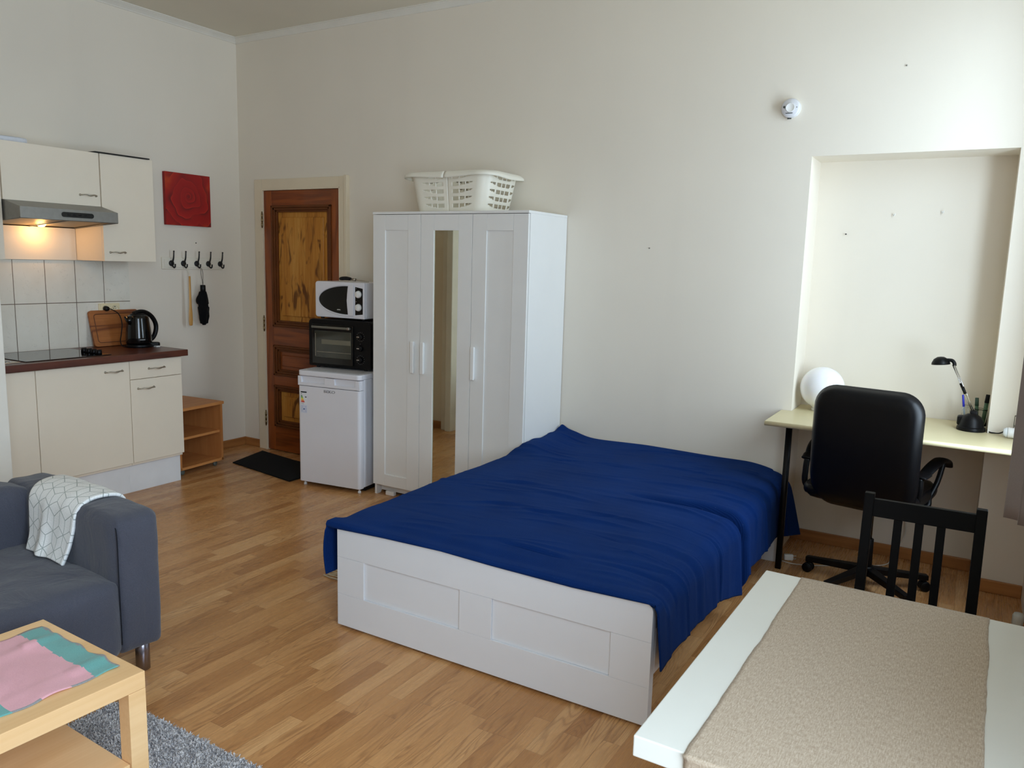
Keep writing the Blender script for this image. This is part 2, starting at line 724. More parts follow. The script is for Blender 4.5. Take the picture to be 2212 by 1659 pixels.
# back wall with the tall recess and the doorway
DX0, DX1, DZ = 0.28, 1.11, 2.125
bm = nb()
box(bm, -0.2, DX0, 0, 0.3, 0, H)
box(bm, DX0, DX1, 0, 0.3, DZ, H)
box(bm, DX1, AX0, 0, 0.3, 0, H)
box(bm, AX0, AX1, 0, 0.3, AT, H)
box(bm, AX1, XR + 0.3, 0, 0.45, 0, H)
box(bm, AX0 - 0.0, AX1 + 0.0, AD, 0.45, 0, AT)
box(bm, DX0 - 0.1, DX1 + 0.1, 0.06, 0.3, 0, DZ + 0.05)
struct('wall_back', bm, M_WALL)
bm = nb(); box(bm, -0.2, 0, YF, 0, 0, H)
struct('wall_left', bm, M_WALL)
bm = nb(); box(bm, -0.2, XR + 0.3, YF - 0.2, YF, 0, H)
struct('wall_front', bm, M_WALL)
# right wall with two deep window openings
WIN = [(-1.62, -0.38, 0.78, 2.92), (-5.3, -3.42, 0.62, 2.92)]
bm = nb()
T = 0.14
ys = [YF] + [v for q in reversed(WIN) for v in (q[0], q[1])] + [0]
box(bm, XR, XR + T, YF, WIN[1][0], 0, H)
box(bm, XR, XR + T, WIN[1][1], WIN[0][0], 0, H)
box(bm, XR, XR + T, WIN[0][1], 0, 0, H)
for (a, b, z0, z1) in WIN:
    box(bm, XR, XR + T, a, b, 0, z0)
    box(bm, XR, XR + T, a, b, z1, H)
struct('wall_right', bm, M_WALL)
for i, (a, b, z0, z1) in enumerate(WIN):
    bm = nb()
    xw = XR + 0.07
    for (p, q, r, s) in ((a, b, z0, z0 + 0.06), (a, b, z1 - 0.06, z1), (a, a + 0.06, z0, z1), (b - 0.06, b, z0, z1), ((a + b) / 2 - 0.035, (a + b) / 2 + 0.035, z0, z1), (a, b, 2.24, 2.29)):
        box(bm, xw, xw + 0.06, p, q, r, s, 0.004)
    wobj = struct('window_%d' % (i + 1), bm, M_CROWN)
    bm = nb()
    box(bm, XR - 0.03, XR + 0.07, a - 0.02, b + 0.02, z0 - 0.03, z0, 0.004)
    obj('window_sill', bm, M_WHITEP, wobj)

# partition stub between kitchen and living area with a white door post
bm = nb(); box(bm, 0, 1.04, -2.69, -2.54, 0, H)
struct('wall_partition', bm, M_WALL)
bm = nb()
box(bm, 0.97, 1.0399, -2.5401, -2.485, 0, 2.2, 0.004)
box(bm, 1.04, 1.105, -2.69, -2.447, 0, 2.2, 0.004)
box(bm, 1.08, 1.118, -2.64, -2.57, 0, 2.19, 0.003)
struct('trim_1', bm, M_CROWN, label='white door post at the end of the kitchen partition')

# baseboards
def bboard(name, segs, mat, th=0.014, h=0.068):
    bm = nb()
    for s in segs:
        box(bm, *s, 0, h, 0.004)
    struct(name, bm, mat)


t_ = 0.014
bboard('baseboard_back', [(0.0, 0.20, -t_, 0), (1.19, AX0, -t_, 0), (AX0, AX1, AD - t_, AD), (AX1, XR, -t_, 0)], M_BASE)
bboard('baseboard_left', [(0, t_, -1.0, 0), (0, t_, YF, -2.69)], M_BASEY)
bboard('baseboard_right', [(XR - t_, XR, YF, -0.5)], M_BASEY)
bboard('baseboard_partition', [(0.6, 0.97, -2.54, -2.526)], M_BASE)

# crown moulding
prof = [(0, 0), (0, -0.035), (0.008, -0.035), (0.010, -0.027), (0.02, -0.018), (0.032, -0.012), (0.036, -0.006), (0.045, -0.006), (0.045, 0)]
bm = nb()
prism(bm, [(a, H + b * 1.15) for a, b in prof], YF, 0.0, 'y')
struct('trim_2', bm, M_CROWN, 40, 'white crown moulding along the top of the left wall')
bm = nb()
prism(bm, [(-a, H + b * 1.15) for a, b in prof], 0.0, XR, 'x')
struct('trim_3', bm, M_CROWN, 40, 'white crown moulding along the top of the back wall')

# ---- door
FX0, FX1, FZ = 0.200, 1.187, 2.200
bm = nb()
ft = 0.022
box(bm, FX0, DX0 + 0.004, -ft, 0, 0, FZ, 0.002)
box(bm, DX1 - 0.004, FX1, -ft, 0, 0, FZ, 0.002)
box(bm, DX0 + 0.0041, DX1 - 0.0041, -ft, 0, DZ - 0.004, FZ, 0.002)
box(bm, FX1 - 0.022, FX1 + 0.006, -ft - 0.014, 0, 0, FZ + 0.006, 0.003)
box(bm, DX0 - 0.002, DX0 + 0.014, -ft - 0.006, 0.055, 0, DZ, 0.002)
box(bm, DX1 - 0.006, DX1, -ft - 0.004, 0.055, 0, DZ, 0.002)
box(bm, DX0, DX1, -ft - 0.004, 0.055, DZ - 0.012, DZ + 0.002, 0.002)
door = struct('door_1', bm, M_FRAME, label='brown panelled wooden door in a cream frame')
# leaf: stiles, rails, raised panels
lx0, lx1, lz0, lz1 = DX0 + 0.014, DX1 - 0.006, 0.008, DZ - 0.014
ly0, ly1 = -0.012, 0.03
bm = nb()
box(bm, lx0, lx0 + 0.085, ly0, ly1, lz0, lz1, 0.002)
box(bm, lx1 - 0.085, lx1, ly0, ly1, lz0, lz1, 0.002)
leaf = obj('door_leaf', bm, M_DOORW, door)
px0, px1 = lx0 + 0.085, lx1 - 0.085
rails = [(lz1 - 0.115, lz1), (0.885, 1.035), (0.555, 0.635), (lz0, 0.21)]
bm = nb()
for a, b in rails:
    box(bm, px0, px1, ly0 + 0.0005, ly1, a, b, 0.002)
obj('rail', bm, M_DOORH, leaf)
for (a, b, mk, bev) in ((1.035, lz1 - 0.115, M_KNOT, 0.05), (0.635, 0.885, M_DOORH, 0.035), (0.21, 0.555, M_KNOT, 0.045)):
    bm = nb()
    # moulded border: stepped frame
    for k, (ins, yy0) in enumerate(((0.0, -0.024), (0.018, -0.017), (0.034, -0.006))):
        x0, x1, z0, z1 = px0 + ins, px1 - ins, a + ins, b - ins
        wd = 0.018
        box(bm, x0, x0 + wd, yy0, ly1, z0, z1, 0.004)
        box(bm, x1 - wd, x1, yy0, ly1, z0, z1, 0.004)
        box(bm, x0, x1, yy0, ly1, z1 - wd, z1, 0.004)
        box(bm, x0, x1, yy0, ly1, z0, z0 + wd, 0.004)
    obj('panel_moulding', bm, M_DARKM, leaf)
    bm = nb()
    i0 = 0.052
    q = [(px0 + i0, a + i0), (px1 - i0, a + i0), (px1 - i0, b - i0), (px0 + i0, b - i0)]
    box(bm, q[0][0], q[1][0], 0.012, 0.028, q[0][1], q[2][1])
    box(bm, q[0][0] + bev * 0.8, q[1][0] - bev * 0.8, -0.002, 0.02, q[0][1] + bev * 0.8, q[2][1] - bev * 0.8, 0.004, 1)
    obj('panel', bm, mk, leaf)
for z0 in (1.83, 1.0, 0.215):
    bm = nb()
    for k in range(3):
        cyl(bm, (DX0 + 0.011, -0.030, z0 + k * 0.036), (DX0 + 0.011, -0.030, z0 + k * 0.036 + 0.033), 0.0075, seg=12, bev=0.001)
    cyl(bm, (DX0 + 0.011, -0.030, z0 - 0.01), (DX0 + 0.011, -0.030, z0 + 0.12), 0.0045, seg=10)
    obj('hinge', bm, plain('aged_brass', (130, 112, 78), 0.35, 0.9), door)

# ================================================================ KITCHEN
KX = 0.572
KZ = 0.212   # underside of fronts


def handle_bm(yc, z, x, L=0.115, tilt=0.0):
    bm = nb()
    pts = [(x, yc - L / 2, z), (x + 0.018, yc - L / 2 + 0.006, z), (x + 0.026, yc - L / 4, z + 0.003), (x + 0.028, yc, z - 0.002), (x + 0.026, yc + L / 4, z + 0.003), (x + 0.018, yc + L / 2 - 0.006, z), (x, yc + L / 2, z)]
    pp = smooth_path(pts, 5)
    n = len(pp)
    rr = [0.0045 + 0.0025 * math.exp(-((i / (n - 1) - 0.5) / 0.12) ** 2) for i in range(n)]
    tube(bm, pp, rr, 10, flat=(1.3, 0.8))
    for s in (-1, 1):
        cyl(bm, (x, yc + s * L / 2, z), (x + 0.006, yc + s * L / 2, z), 0.008, 0.006, 12)
    return bm


def base_unit(label, y0, y1, fronts):
    t = thing('base_cabinet', label, 'cabinet', (0, (y0 + y1) / 2, 0), 0, 'kitchen base cabinets')
    yc = (y0 + y1) / 2
    bm = nb()
    box(bm, 0.015, KX - 0.022, y0 + 0.001 - yc, y1 - 0.001 - yc, KZ - 0.02, 0.897, 0.001)
    obj('body', bm, M_CAB, t)
    bm = nb()
    box(bm, KX - 0.07, KX - 0.052, y0 - yc, y1 - yc, 0.0, KZ - 0.0201, 0.001)
    obj('plinth', bm, M_PLINTH, t)
    for (kind, z0, z1, hy, hz) in fronts:
        bm = nb()
        box(bm, KX - 0.019, KX, y0 + 0.002 - yc, y1 - 0.002 - yc, z0, z1, 0.0012)
        f = obj(kind, bm, M_CAB, t)
        if hy is not None:
            obj('handle', handle_bm(hy - yc, hz, KX), M_STEEL, f)
    return t


base_unit('narrow cream kitchen base cabinet with one drawer above a door, at the right end', -1.42, -1.029, [('drawer', 0.772, 0.893, -1.223, 0.834), ('door', KZ, 0.768, -1.307, 0.707)])
base_unit('wide cream kitchen base cabinet with a single door under the black hob', -2.02, -1.42, [('door', KZ, 0.893, -1.53, 0.838)])
base_unit('cream kitchen base cabinet by the white door post, left of the hob unit', -2.538, -2.02, [('door', KZ, 0.893, None, 0)])

bm = nb()
box(bm, 0.0, 0.610, -2.538, -1.000, 0.899, 0.9425, 0.004, 3)
tag(obj('countertop', bm, M_COUNTER), 'dark red-brown wooden worktop running over the cream base cabinets', 'worktop')
# backsplash tiles
bm = nb()
box(bm, 0.0005, 0.009, -2.538, -1.02, 0.9428, 1.532)
tag(obj('tile_backsplash', bm, M_TILE), 'white marbled wall tiles with brown joints above the worktop', 'tiles')

# hob
hob = thing('ceramic_hob', 'flat black glass hob set in the dark worktop', 'hob', (0.3, -1.78, 0.9427))
bm = nb()
box(bm, -0.235, 0.24, -0.27, 0.262, 0, 0.005, 0.002)
obj('glass_top', bm, plain('hob_glass', (9, 9, 10), 0.05, spec=0.7), hob)
for k in range(4):
    bm = nb()
    cyl(bm, (0.02 + k * 0.055, 0.213 - 0.001 * k, 0.005), (0.02 + k * 0.055, 0.213, 0.030), 0.019, 0.017, 16, bev=0.002)
    box(bm, 0.017 + k * 0.055, 0.023 + k * 0.055, 0.197, 0.229, 0.028, 0.033, 0.001)
    obj('knob', bm, M_BLACK, hob)
# sink drainer
sink = thing('sink', 'steel sink drainer let into the worktop at the far left', 'sink', (0.3, -2.22, 0.9427))
bm = nb()
box(bm, -0.2, 0.22, -0.17, 0.15, 0, 0.003, 0.001)
obj('drainer_sheet', bm, M_STEEL, sink)
bm = nb()
for k in range(6):
    box(bm, -0.17 + 0.0, 0.19, 0.0 + k * 0.022, 0.008 + k * 0.022, 0.003, 0.006, 0.001)
obj('drainer_ridges', bm, M_CHROME, sink)

# wall cabinets
UZ0, UZ1, UX = 1.536, 2.223, 0.330


def wall_unit(label, y0, y1, z0, z1, hy, hz, back=None):
    yc = (y0 + y1) / 2
    t = thing('wall_cabinet', label, 'cabinet', (0, yc, z0), 0, 'kitchen wall cabinets')
    bm = nb()
    box(bm, 0.0, UX - 0.02, y0 - yc + 0.001, y1 - yc - 0.001, 0, z1 - z0, 0.001)
    obj('body', bm, M_CAB, t)
    bm = nb()
    box(bm, UX - 0.019, UX, y0 - yc + 0.002, y1 - yc - 0.002, 0.0, z1 - z0, 0.0012)
    f = obj('door', bm, M_CAB, t)
    if hy is not None:
        obj('handle', handle_bm(hy - yc, hz - z0, UX, 0.105), M_STEEL, f)
    return t


wall_unit('tall cream wall cabinet at the right end, handle near its bottom edge', -1.402, -1.020, UZ0, UZ1, -1.305, 1.594)
wall_unit('wide cream wall cabinet above the grey cooker hood', -2.012, -1.406, 1.885, UZ1, -1.49, 1.95)
wall_unit('cream wall cabinet at the left photo edge, left of the cooker hood', -2.538, -2.016, UZ0, UZ1, None, 0)
bm = nb()
box(bm, 0.009, 0.02, -2.012, -1.404, 1.534, 1.885, 0.001)
tag(obj('back_panel', bm, M_CAB), 'cream panel on the wall behind the lit cooker hood', 'panel')

# hood
hood = thing('cooker_hood', 'grey metal cooker hood with its warm lamp switched on', 'cooker hood', (0, -1.72, 1.745))
# body: slanted front box
x0, x1 = 0.02, 0.505
y0, y1 = -0.289, 0.314
z0, z1 = 0.035, 0.140
bm = nb()
t = nb()
V = {}
for (nm, p) in {'a': (x0, y0, z1), 'b': (x0, y1, z1), 'c': (UX + 0.004, y1, z1), 'd': (UX + 0.004, y0, z1),
                'e': (x1, y0, 0.098), 'f': (x1, y1, 0.098), 'g': (x1, y0, z0), 'h': (x1, y1, z0), 'i': (x0, y0, 0.0), 'j': (x0, y1, 0.0)}.items():
    V[nm] = t.verts.new(p)
for q in ('abcd', 'dcfe', 'efhg', 'adegi', 'bjhfc', 'iabj'):
    t.faces.new([V[k] for k in q])
bmesh.ops.recalc_face_normals(t, faces=t.faces)
merge(bm, t)
obj('body', bm, M_HOOD, hood)
bm = nb()   # lower rim and underside grille
t = nb()
q = [t.verts.new(p) for p in ((x1 - 0.01, y0 + 0.01, z0 + 0.008), (x1 - 0.01, y1 - 0.01, z0 + 0.008), (x0 + 0.004, y1 - 0.01, 0.006), (x0 + 0.004, y0 + 0.01, 0.006))]
t.faces.new(q)
merge(bm, t)
obj('underside', bm, plain('hood_filter', (150, 140, 122), 0.5, 0.4), hood)
bm = nb()
for s in (y0, y1 - 0.012):
    tube(bm, [(x1 - 0.006, s + 0.006, z0), (x0 + 0.01, s + 0.006, 0.002)], 0.005, 6)
tube(bm, [(x1 - 0.006, y0, z0), (x1 - 0.006, y1, z0)], 0.005, 6)
tube(bm, [(x1 - 0.02, 0.01, z0), (x0 + 0.01, 0.01, 0.0)], 0.004, 6)
obj('rim', bm, M_HOOD, hood)
bm = nb()
prism(bm, rrect(-0.10 + 0.05, 0.10 + 0.05, 0.052, 0.082, 0.0148, 8), x1 + 0.0005, x1 + 0.005, 'x')
cp = obj('control_panel', bm, M_BLACKG, hood)
for k in range(4):
    bm = nb()
    box(bm, x1 + 0.005, x1 + 0.009, -0.015 + k * 0.035, 0.0 + k * 0.035, 0.064, 0.069)
    obj('switch', bm, M_BLACK, cp)
bm = nb()
box(bm, 0.06, 0.12, -0.22, 0.06, 0.003, 0.010)
ml = Mat('hood_lamp_glow', (1, 0.8, 0.5))
ml.b.inputs['Emission Color'].default_value = (1, 0.66, 0.30, 1)
ml.b.inputs['Emission Strength'].default_value = 6.0
bm2 = nb()
lathe(bm2, [(0, -0.016), (0.018, -0.012), (0.027, 0), (0.028, 0.012), (0, 0.012)], 16, Matrix.Translation((0.11, 0.045, 0.012)))
bm.free()
obj('lamp', bm2, ml.mat, hood)
pl = bpy.data.lights.new('hood_light', 'POINT')
pl.energy = 1.25
pl.color = (1.0, 0.52, 0.17)
pl.shadow_soft_size = 0.025
po = bpy.data.objects.new('hood_light', pl)
po.location = (0.11, -1.675, 1.722)
C.objects.link(po)

# things on top of the wall cabinets
bm = nb()
t = nb()
softbox(bm, 0.10, 0.24, -2.35, -1.80, 2.2235, 2.262, 0.012, 0.0, 0.006, 3.0, 6)
tag(obj('foam_strip', bm, plain('white_foam', (214, 218, 226), 0.8, var=0.05, scale=40)), 'long white foam strip lying on top of the left wall cabinets', 'strip')
bm = nb()
box(bm, 0.07, 0.345, -1.44, -1.05, 2.2236, 2.2316, 0.002)
tag(obj('black_tray', bm, M_BLACKM), 'thin black board lying on top of the right wall cabinet', 'board')

# cutting board leaning on the wall
cb = thing('cutting_board', 'worn wooden cutting board with rounded corners leaning on the tiles behind the kettle', 'cutting board', (0.085, -1.165, 0.943))
cb.rotation_euler = (0, R(-14), 0)
bm = nb()
prism(bm, rrect(-0.185, 0.185, 0.001, 0.255, 0.022), -0.012, 0.010, 'x', 0.003)
MCB = wood('chopping_board_wood', (172, 106, 50), (112, 58, 22), 'y', 1.2, 0.55, 20, streak=1.4)
cbb = obj('board', bm, MCB, cb, angle=40)
bm = nb()
g = rrect(-0.155, 0.155, 0.028, 0.228, 0.02)
tube(bm, [(0.0102, a, b) for a, b in g], 0.0032, 6, closed=True, upv=(1, 0, 0), flat=(1, 0.4))
obj('juice_groove', bm, plain('board_groove_dark', (98, 54, 24), 0.6), cb, label='dark groove near the edge')

# kettle
ket = thing('electric_kettle', 'glossy black electric kettle with a big loop handle at the worktop end', 'kettle', (0.255, -1.130, 0.943), R(4))
bm = nb()
lathe(bm, [(0, 0), (0.083, 0), (0.088, 0.006), (0.086, 0.018), (0.075, 0.024), (0, 0.024)], 32)
prism(bm, rrect(0.05, 0.135, -0.032, 0.032, 0.02), 0.002, 0.03, 'z', 0.006, mat=Matrix.Rotation(R(62), 4, 'Z'))
obj('power_base', bm, M_BLACK, ket, angle=50)
bm = nb()
lathe(bm, [(0, 0.026), (0.078, 0.026), (0.084, 0.035), (0.084, 0.07), (0.080, 0.12), (0.074, 0.165), (0.070, 0.20), (0.068, 0.214), (0.058, 0.224), (0.0, 0.229)], 36)
# spout towards -y
tsp = nb()
vs = [tsp.verts.new(p) for p in ((-0.036, -0.050, 0.214), (0.036, -0.050, 0.214), (0.0, -0.112, 0.218), (-0.024, -0.062, 0.140), (0.024, -0.062, 0.140))]
for f in ((0, 2, 1), (0, 3, 2), (1, 2, 4), (3, 4, 2), (0, 1, 4, 3)):
    tsp.faces.new([vs[i] for i in f])
bmesh.ops.recalc_face_normals(tsp, faces=tsp.faces)
merge(bm, tsp)
obj('jug', bm, M_BLACKG, ket, smooth=True)
bm = nb()
lathe(bm, [(0.0, 0.232), (0.035, 0.236), (0.05, 0.229), (0.052, 0.219), (0, 0.219)], 24)
box(bm, -0.012, 0.012, -0.01, 0.06, 0.225, 0.246, 0.006)
obj('lid', bm, M_BLACK, ket, smooth=True)
bm = nb()
hp = smooth_path([(0, -0.03, 0.236), (0, 0.02, 0.247), (0, 0.07, 0.238), (0, 0.115, 0.205), (0, 0.143, 0.155), (0, 0.142, 0.105), (0, 0.118, 0.060), (0, 0.075, 0.035)], 6)
tube(bm, hp, 0.0175, 12, flat=(1.0, 0.85))
obj('handle', bm, M_BLACK, ket)
bm = nb()
for s in (-1,):
    grid(bm, 6, 14, lambda u, v: Vector((0.0, 0, 0)) + (lambda a, z: Vector(((0.0835 - 0.021 * ((z - 0.04) / 0.16)) * math.cos(a), (0.0835 - 0.021 * ((z - 0.04) / 0.16)) * math.sin(a), z)))(R(-22) + (u - 0.5) * R(36) * math.sin(PI * (0.04 + 0.92 * v)) ** 0.6, 0.05 + 0.15 * v))
obj('water_window', bm, plain('grey_water_window', (120, 124, 126), 0.12), ket)
bm = nb()
box(bm, -0.004, 0.030, -0.0005, 0.0005, 0, 0.005)
bm.transform(Matrix.Translation((0.075, -0.045, 0.055)) @ Matrix.Rotation(R(62), 4, 'Z'))
obj('lettering', bm, plain('light_lettering', (150, 150, 150), 0.5), ket)

# double socket, plug and cord
sk = thing('double_socket', 'cream double wall socket above the cutting board', 'socket', (0.0092, -1.185, 1.2))
bm = nb()
box(bm, 0, 0.010, -0.078, 0.078, -0.038, 0.038, 0.003)
box(bm, 0.010, 0.013, -0.070, 0.070, -0.032, 0.032, 0.002)
obj('cover_plate', bm, M_CREAMP, sk)
for s in (-1, 1):
    bm = nb()
    lathe(bm, [(0.023, 0.0), (0.025, 0.003), (0.021, 0.0035), (0.019, 0.0005), (0.0, 0.0005)], 24, Matrix.Translation((0.013, s * 0.036, 0.003)) @ Matrix.Rotation(R(90), 4, 'Y'))
    ou = obj('outlet', bm, M_CREAMP, sk)
    bm = nb()
    for d in (-0.008, 0.008):
        cyl(bm, (0.0137, s * 0.036 + d, 0.001), (0.0142, s * 0.036 + d, 0.001), 0.003, seg=10)
    cyl(bm, (0.0137, s * 0.036, 0.014), (0.019, s * 0.036, 0.014), 0.0025, seg=10)
    obj('socket_hole', bm, M_BLACKM, ou)
pg = thing('power_plug', 'black plug with its cord in the left outlet, leading to the kettle', 'plug', (0.0262, -1.221, 1.203))
bm = nb()
cyl(bm, (0, 0, 0), (0.028, 0, 0), 0.019, 0.016, 18, bev=0.003)
obj('plug_body', bm, M_BLACK, pg)
bm = nb()
cp_ = smooth_path([(0.026, 0, 0), (0.052, 0.012, -0.004), (0.105, 0.03, -0.035), (0.128, 0.036, -0.10), (0.135, 0.022, -0.17), (0.15, 0.004, -0.22), (0.165, 0.008, -0.2525), (0.19, 0.04, -0.2565), (0.20, 0.09, -0.2565)], 8)
tube(bm, cp_, 0.0035, 8)
obj('cord', bm, M_BLACK, pg)
bm = nb()
box(bm, 0.29, 0.35, -1.06, -1.03, 0.9428, 0.951, 0.003)
tag(obj('white_box_lid', bm, M_WHITEP), 'small flat white plastic piece on the worktop against the wall behind the kettle', 'plastic piece')

# ================================================================ LEFT WALL
cv = thing('rose_canvas', 'square canvas print of a red rose on the left wall', 'picture', (0.003, -0.512, 2.005))
bm = nb()
box(bm, 0, 0.026, -0.2, 0.2, -0.194, 0.194, 0.002)
m_red = plain('red_canvas_edge', (134, 16, 16), 0.7)
obj('canvas_sides', bm, m_red, cv)
bm = nb()
t = nb()
q = [t.verts.new(p) for p in ((0, -0.1995, -0.194), (0, 0.1995, -0.194), (0, 0.1995, 0.194), (0, -0.1995, 0.194))]
t.faces.new(q)
merge(bm, t)
fr = obj('print', bm, rose_mat(), cv)
t_me = fr.data
for v in t_me.vertices:
    v.co -= Vector((0, 0.0, 0.022))
fr.location = (0.0266, 0.0, 0.022)

rack = thing('coat_rack', 'white coat rack board with five black double hooks', 'coat rack', (0.001, -0.47, 1.525))
bm = nb()
box(bm, 0, 0.012, -0.278, 0.278, -0.045, 0.045, 0.004)
box(bm, 0.012, 0.016, -0.262, 0.262, -0.030, 0.030, 0.003)
obj('board', bm, plain('off_white_wood', (226, 220, 205), 0.5), rack)
bm = nb()
lathe(bm, [(0.0, 0.0), (0.022, 0.0), (0.021, 0.006), (0.012, 0.010), (0, 0.012)], 20, Matrix.Translation((0.016, 0, 0.0)) @ Matrix.Rotation(R(90), 4, 'Y'))
tube(bm, smooth_path([(0.024, 0, 0.0), (0.034, 0.001, 0.018), (0.043, 0.002, 0.045), (0.048, 0.002, 0.088)], 5), [0.0075 - 0.0035 * i / 15 for i in range(16)], 8)
lathe(bm, [(0, -0.006), (0.005, -0.004), (0.0065, 0), (0.005, 0.004), (0, 0.006)], 10, Matrix.Translation((0.048, 0.002, 0.09)))
tube(bm, smooth_path([(0.022, 0, -0.006), (0.032, 0.002, -0.024), (0.044, 0.003, -0.032), (0.055, 0.003, -0.024), (0.058, 0.003, -0.004)], 5), 0.0055, 8)
hk0 = obj('hook', bm, M_BLACKM, rack)
HY = [-0.203, -0.098, 0.022, 0.130, 0.243]
hk0.location = (0, HY[0], 0)
for y in HY[1:]:
    h = hk0.copy()
    C.objects.link(h)
    h.parent = rack
    h.location = (0, y, 0)

# long shoehorn with a cord
sh = thing('wooden_shoehorn', 'long light-wood shoehorn hanging by a cord from the second hook', 'shoehorn', (0.085, -0.568, 1.43))
bm = nb()
N_ = 24
prof_ = [(0.008, 0.0), (0.009, -0.05), (0.010, -0.14), (0.012, -0.22), (0.017, -0.28), (0.019, -0.34), (0.016, -0.372), (0.010, -0.378)]
t = nb()
rows = []
for wdt, z in prof_:
    rows.append([t.verts.new((0.004 * math.cos(a) * (1 + 0.3 * (wdt / 0.019)) - 0.12 * (0.0 - z) * 0.05, wdt * math.sin(a), z)) for a in [2 * PI * k / 12 for k in range(12)]])
for a, b in zip(rows, rows[1:]):
    for i in range(12):
        t.faces.new((a[i], a[(i + 1) % 12], b[(i + 1) % 12], b[i]))
t.faces.new(rows[0]); t.faces.new(rows[-1])
bmesh.ops.recalc_face_normals(t, faces=t.faces)
merge(bm, t)
obj('horn', bm, wood('light_beech', (206, 160, 92), (184, 134, 68), 'z', 1.5), sh, smooth=True)
bm = nb()
tube(bm, [(0, 0.002, -0.004), (-0.02, -0.006, 0.05), (-0.024, 0.0, 0.066), (-0.018, 0.008, 0.05), (0, 0.0, -0.004)], 0.0018, 6)
obj('cord', bm, plain('cream_cord', (214, 204, 186), 0.8), sh)
# umbrella
um = thing('folded_umbrella', 'black folded umbrella hanging by its strap from the middle hook', 'umbrella', (0.075, -0.443, 1.362))
bm = nb()
cyl(bm, (0, 0, 0.0), (0, 0, -0.055), 0.020, 0.021, 16, bev=0.003)
obj('grip', bm, M_BLACK, um)
bm = nb()


def umb(u, v):
    z = -0.05 - 0.262 * v
    r = 0.026 + 0.016 * abs(math.sin(PI * min(1, v * 1.0))) ** 0.7
    a = 2 * PI * u
    r *= 1 + 0.12 * math.sin(a * 5 + v * 3) + 0.10 * noise.noise(Vector((math.cos(a) * 2, math.sin(a) * 2, v * 6)))
    if 0.1 < v < 0.4:
        r += 0.022 * max(0, math.cos(a - R(250))) ** 6 * math.sin(PI * (v - 0.1) / 0.3)
    if 0.38 < v < 0.46:
        r *= 0.86
    if v > 0.96:
        r *= 0.5
    return Vector((r * math.cos(a) * 0.75, r * math.sin(a), z))


grid(bm, 40, 36, umb)
obj('canopy', bm, fabric('black_umbrella_cloth', (14, 14, 16), (10, 10, 11)), um)
bm = nb()
tube(bm, [(0, 0.002, -0.002), (-0.008, -0.008, 0.09), (-0.012, -0.004, 0.128), (-0.012, 0.004, 0.128), (-0.004, 0.008, 0.09), (0, 0.002, -0.002)], 0.0016, 6)
obj('strap', bm, M_BLACK, um)
bm = nb()
cyl(bm, (0, 0, 0), (0.004, 0, 0), 0.004, seg=10)
o = obj('wall_screw', bm, M_BLACKM, loc=(0, -0.436, 1.684))
tag(o, 'tiny dark screw in the left wall between rose picture and coat rack', 'screw')

# beech cabinet
bn = thing('open_shelf_unit', 'low open beech shelf unit on castors beside the kitchen cabinets', 'shelf unit', (0.235, -0.80, 0.0), R(5))
bw, bd, bz0, bz1 = 0.205, 0.215, 0.045, 0.50
bm = nb(); box(bm, -bd, bd, -bw, bw + 0.012, bz1 - 0.022, bz1, 0.002)
obj('top', bm, M_BEECH, bn)
for s in (-1, 1):
    bm = nb()
    box(bm, -bd + 0.004, bd - 0.006, s * bw - (0.018 if s > 0 else 0), s * bw + (0.018 if s < 0 else 0), bz0, bz1 - 0.022, 0.001)
    obj('side_panel', bm, M_BEECHZ, bn)
bm = nb(); box(bm, -bd + 0.004, bd - 0.006, -bw, bw, bz0 - 0.001, bz0 + 0.018, 0.001)
obj('bottom_panel', bm, M_BEECH, bn)
bm = nb(); box(bm, -bd + 0.02, bd - 0.02, -bw + 0.0185, bw - 0.0185, 0.262, 0.280, 0.001)
obj('shelf', bm, M_BEECH, bn)
bm = nb(); box(bm, -bd + 0.006, -bd + 0.012, -0.02, bw - 0.0185, bz0 + 0.018, bz1 - 0.022)
obj('back_panel', bm, plain('dark_back_panel', (120, 70, 34), 0.6, var=0.1), bn)
for (a, b) in ((1, 1), (1, -1), (-1, 1), (-1, -1)):
    bm = nb()
    cyl(bm, (a * 0.17 - 0.008, b * 0.155, 0.0185), (a * 0.17 + 0.008, b * 0.155, 0.0185), 0.018, seg=18, bev=0.003)
    box(bm, a * 0.17 - 0.012, a * 0.17 + 0.012, b * 0.155 - 0.012, b * 0.155 + 0.012, 0.034, 0.0435, 0.002)
    obj('castor', bm, plain('grey_castor', (88, 92, 84), 0.5), bn)

# doormat
bm = nb()
pts = [(0.43, -0.50), (0.317, -0.10), (0.75, -0.17), (1.17, -0.20), (1.17, -0.62), (0.80, -0.56)]
prism(bm, pts, 0.0005, 0.008, 'z', 0.002, mi=0)
tag(obj('doormat', bm, M_MAT), 'flat black doormat on the floor in front of the wooden door', 'doormat')

# ================================================================ FRIDGE + OVEN + MICROWAVE
fd = thing('fridge', 'small white freestanding fridge between the wooden door and the wardrobe', 'fridge', (1.533, -0.598, 0), R(6.9))
hw, fh, dpt = 0.259, 0.823, 0.53
bm = nb(); box(bm, -hw + 0.004, hw - 0.004, 0.055, dpt, 0.035, fh - 0.035, 0.006)
obj('body', bm, M_WHITEA, fd)
bm = nb(); prism(bm, rrect(-hw, hw, -0.002, dpt, (0.03, 0.03, 0.01, 0.01)), fh - 0.036, fh, 'z', 0.006, 3)
top = obj('top_plate', bm, M_WHITEA, fd, angle=50)
bm = nb(); box(bm, -hw + 0.03, hw - 0.03, 0.03, dpt - 0.03, fh, fh + 0.0012)
obj('top_inlay', bm, M_GREYTOP, top)
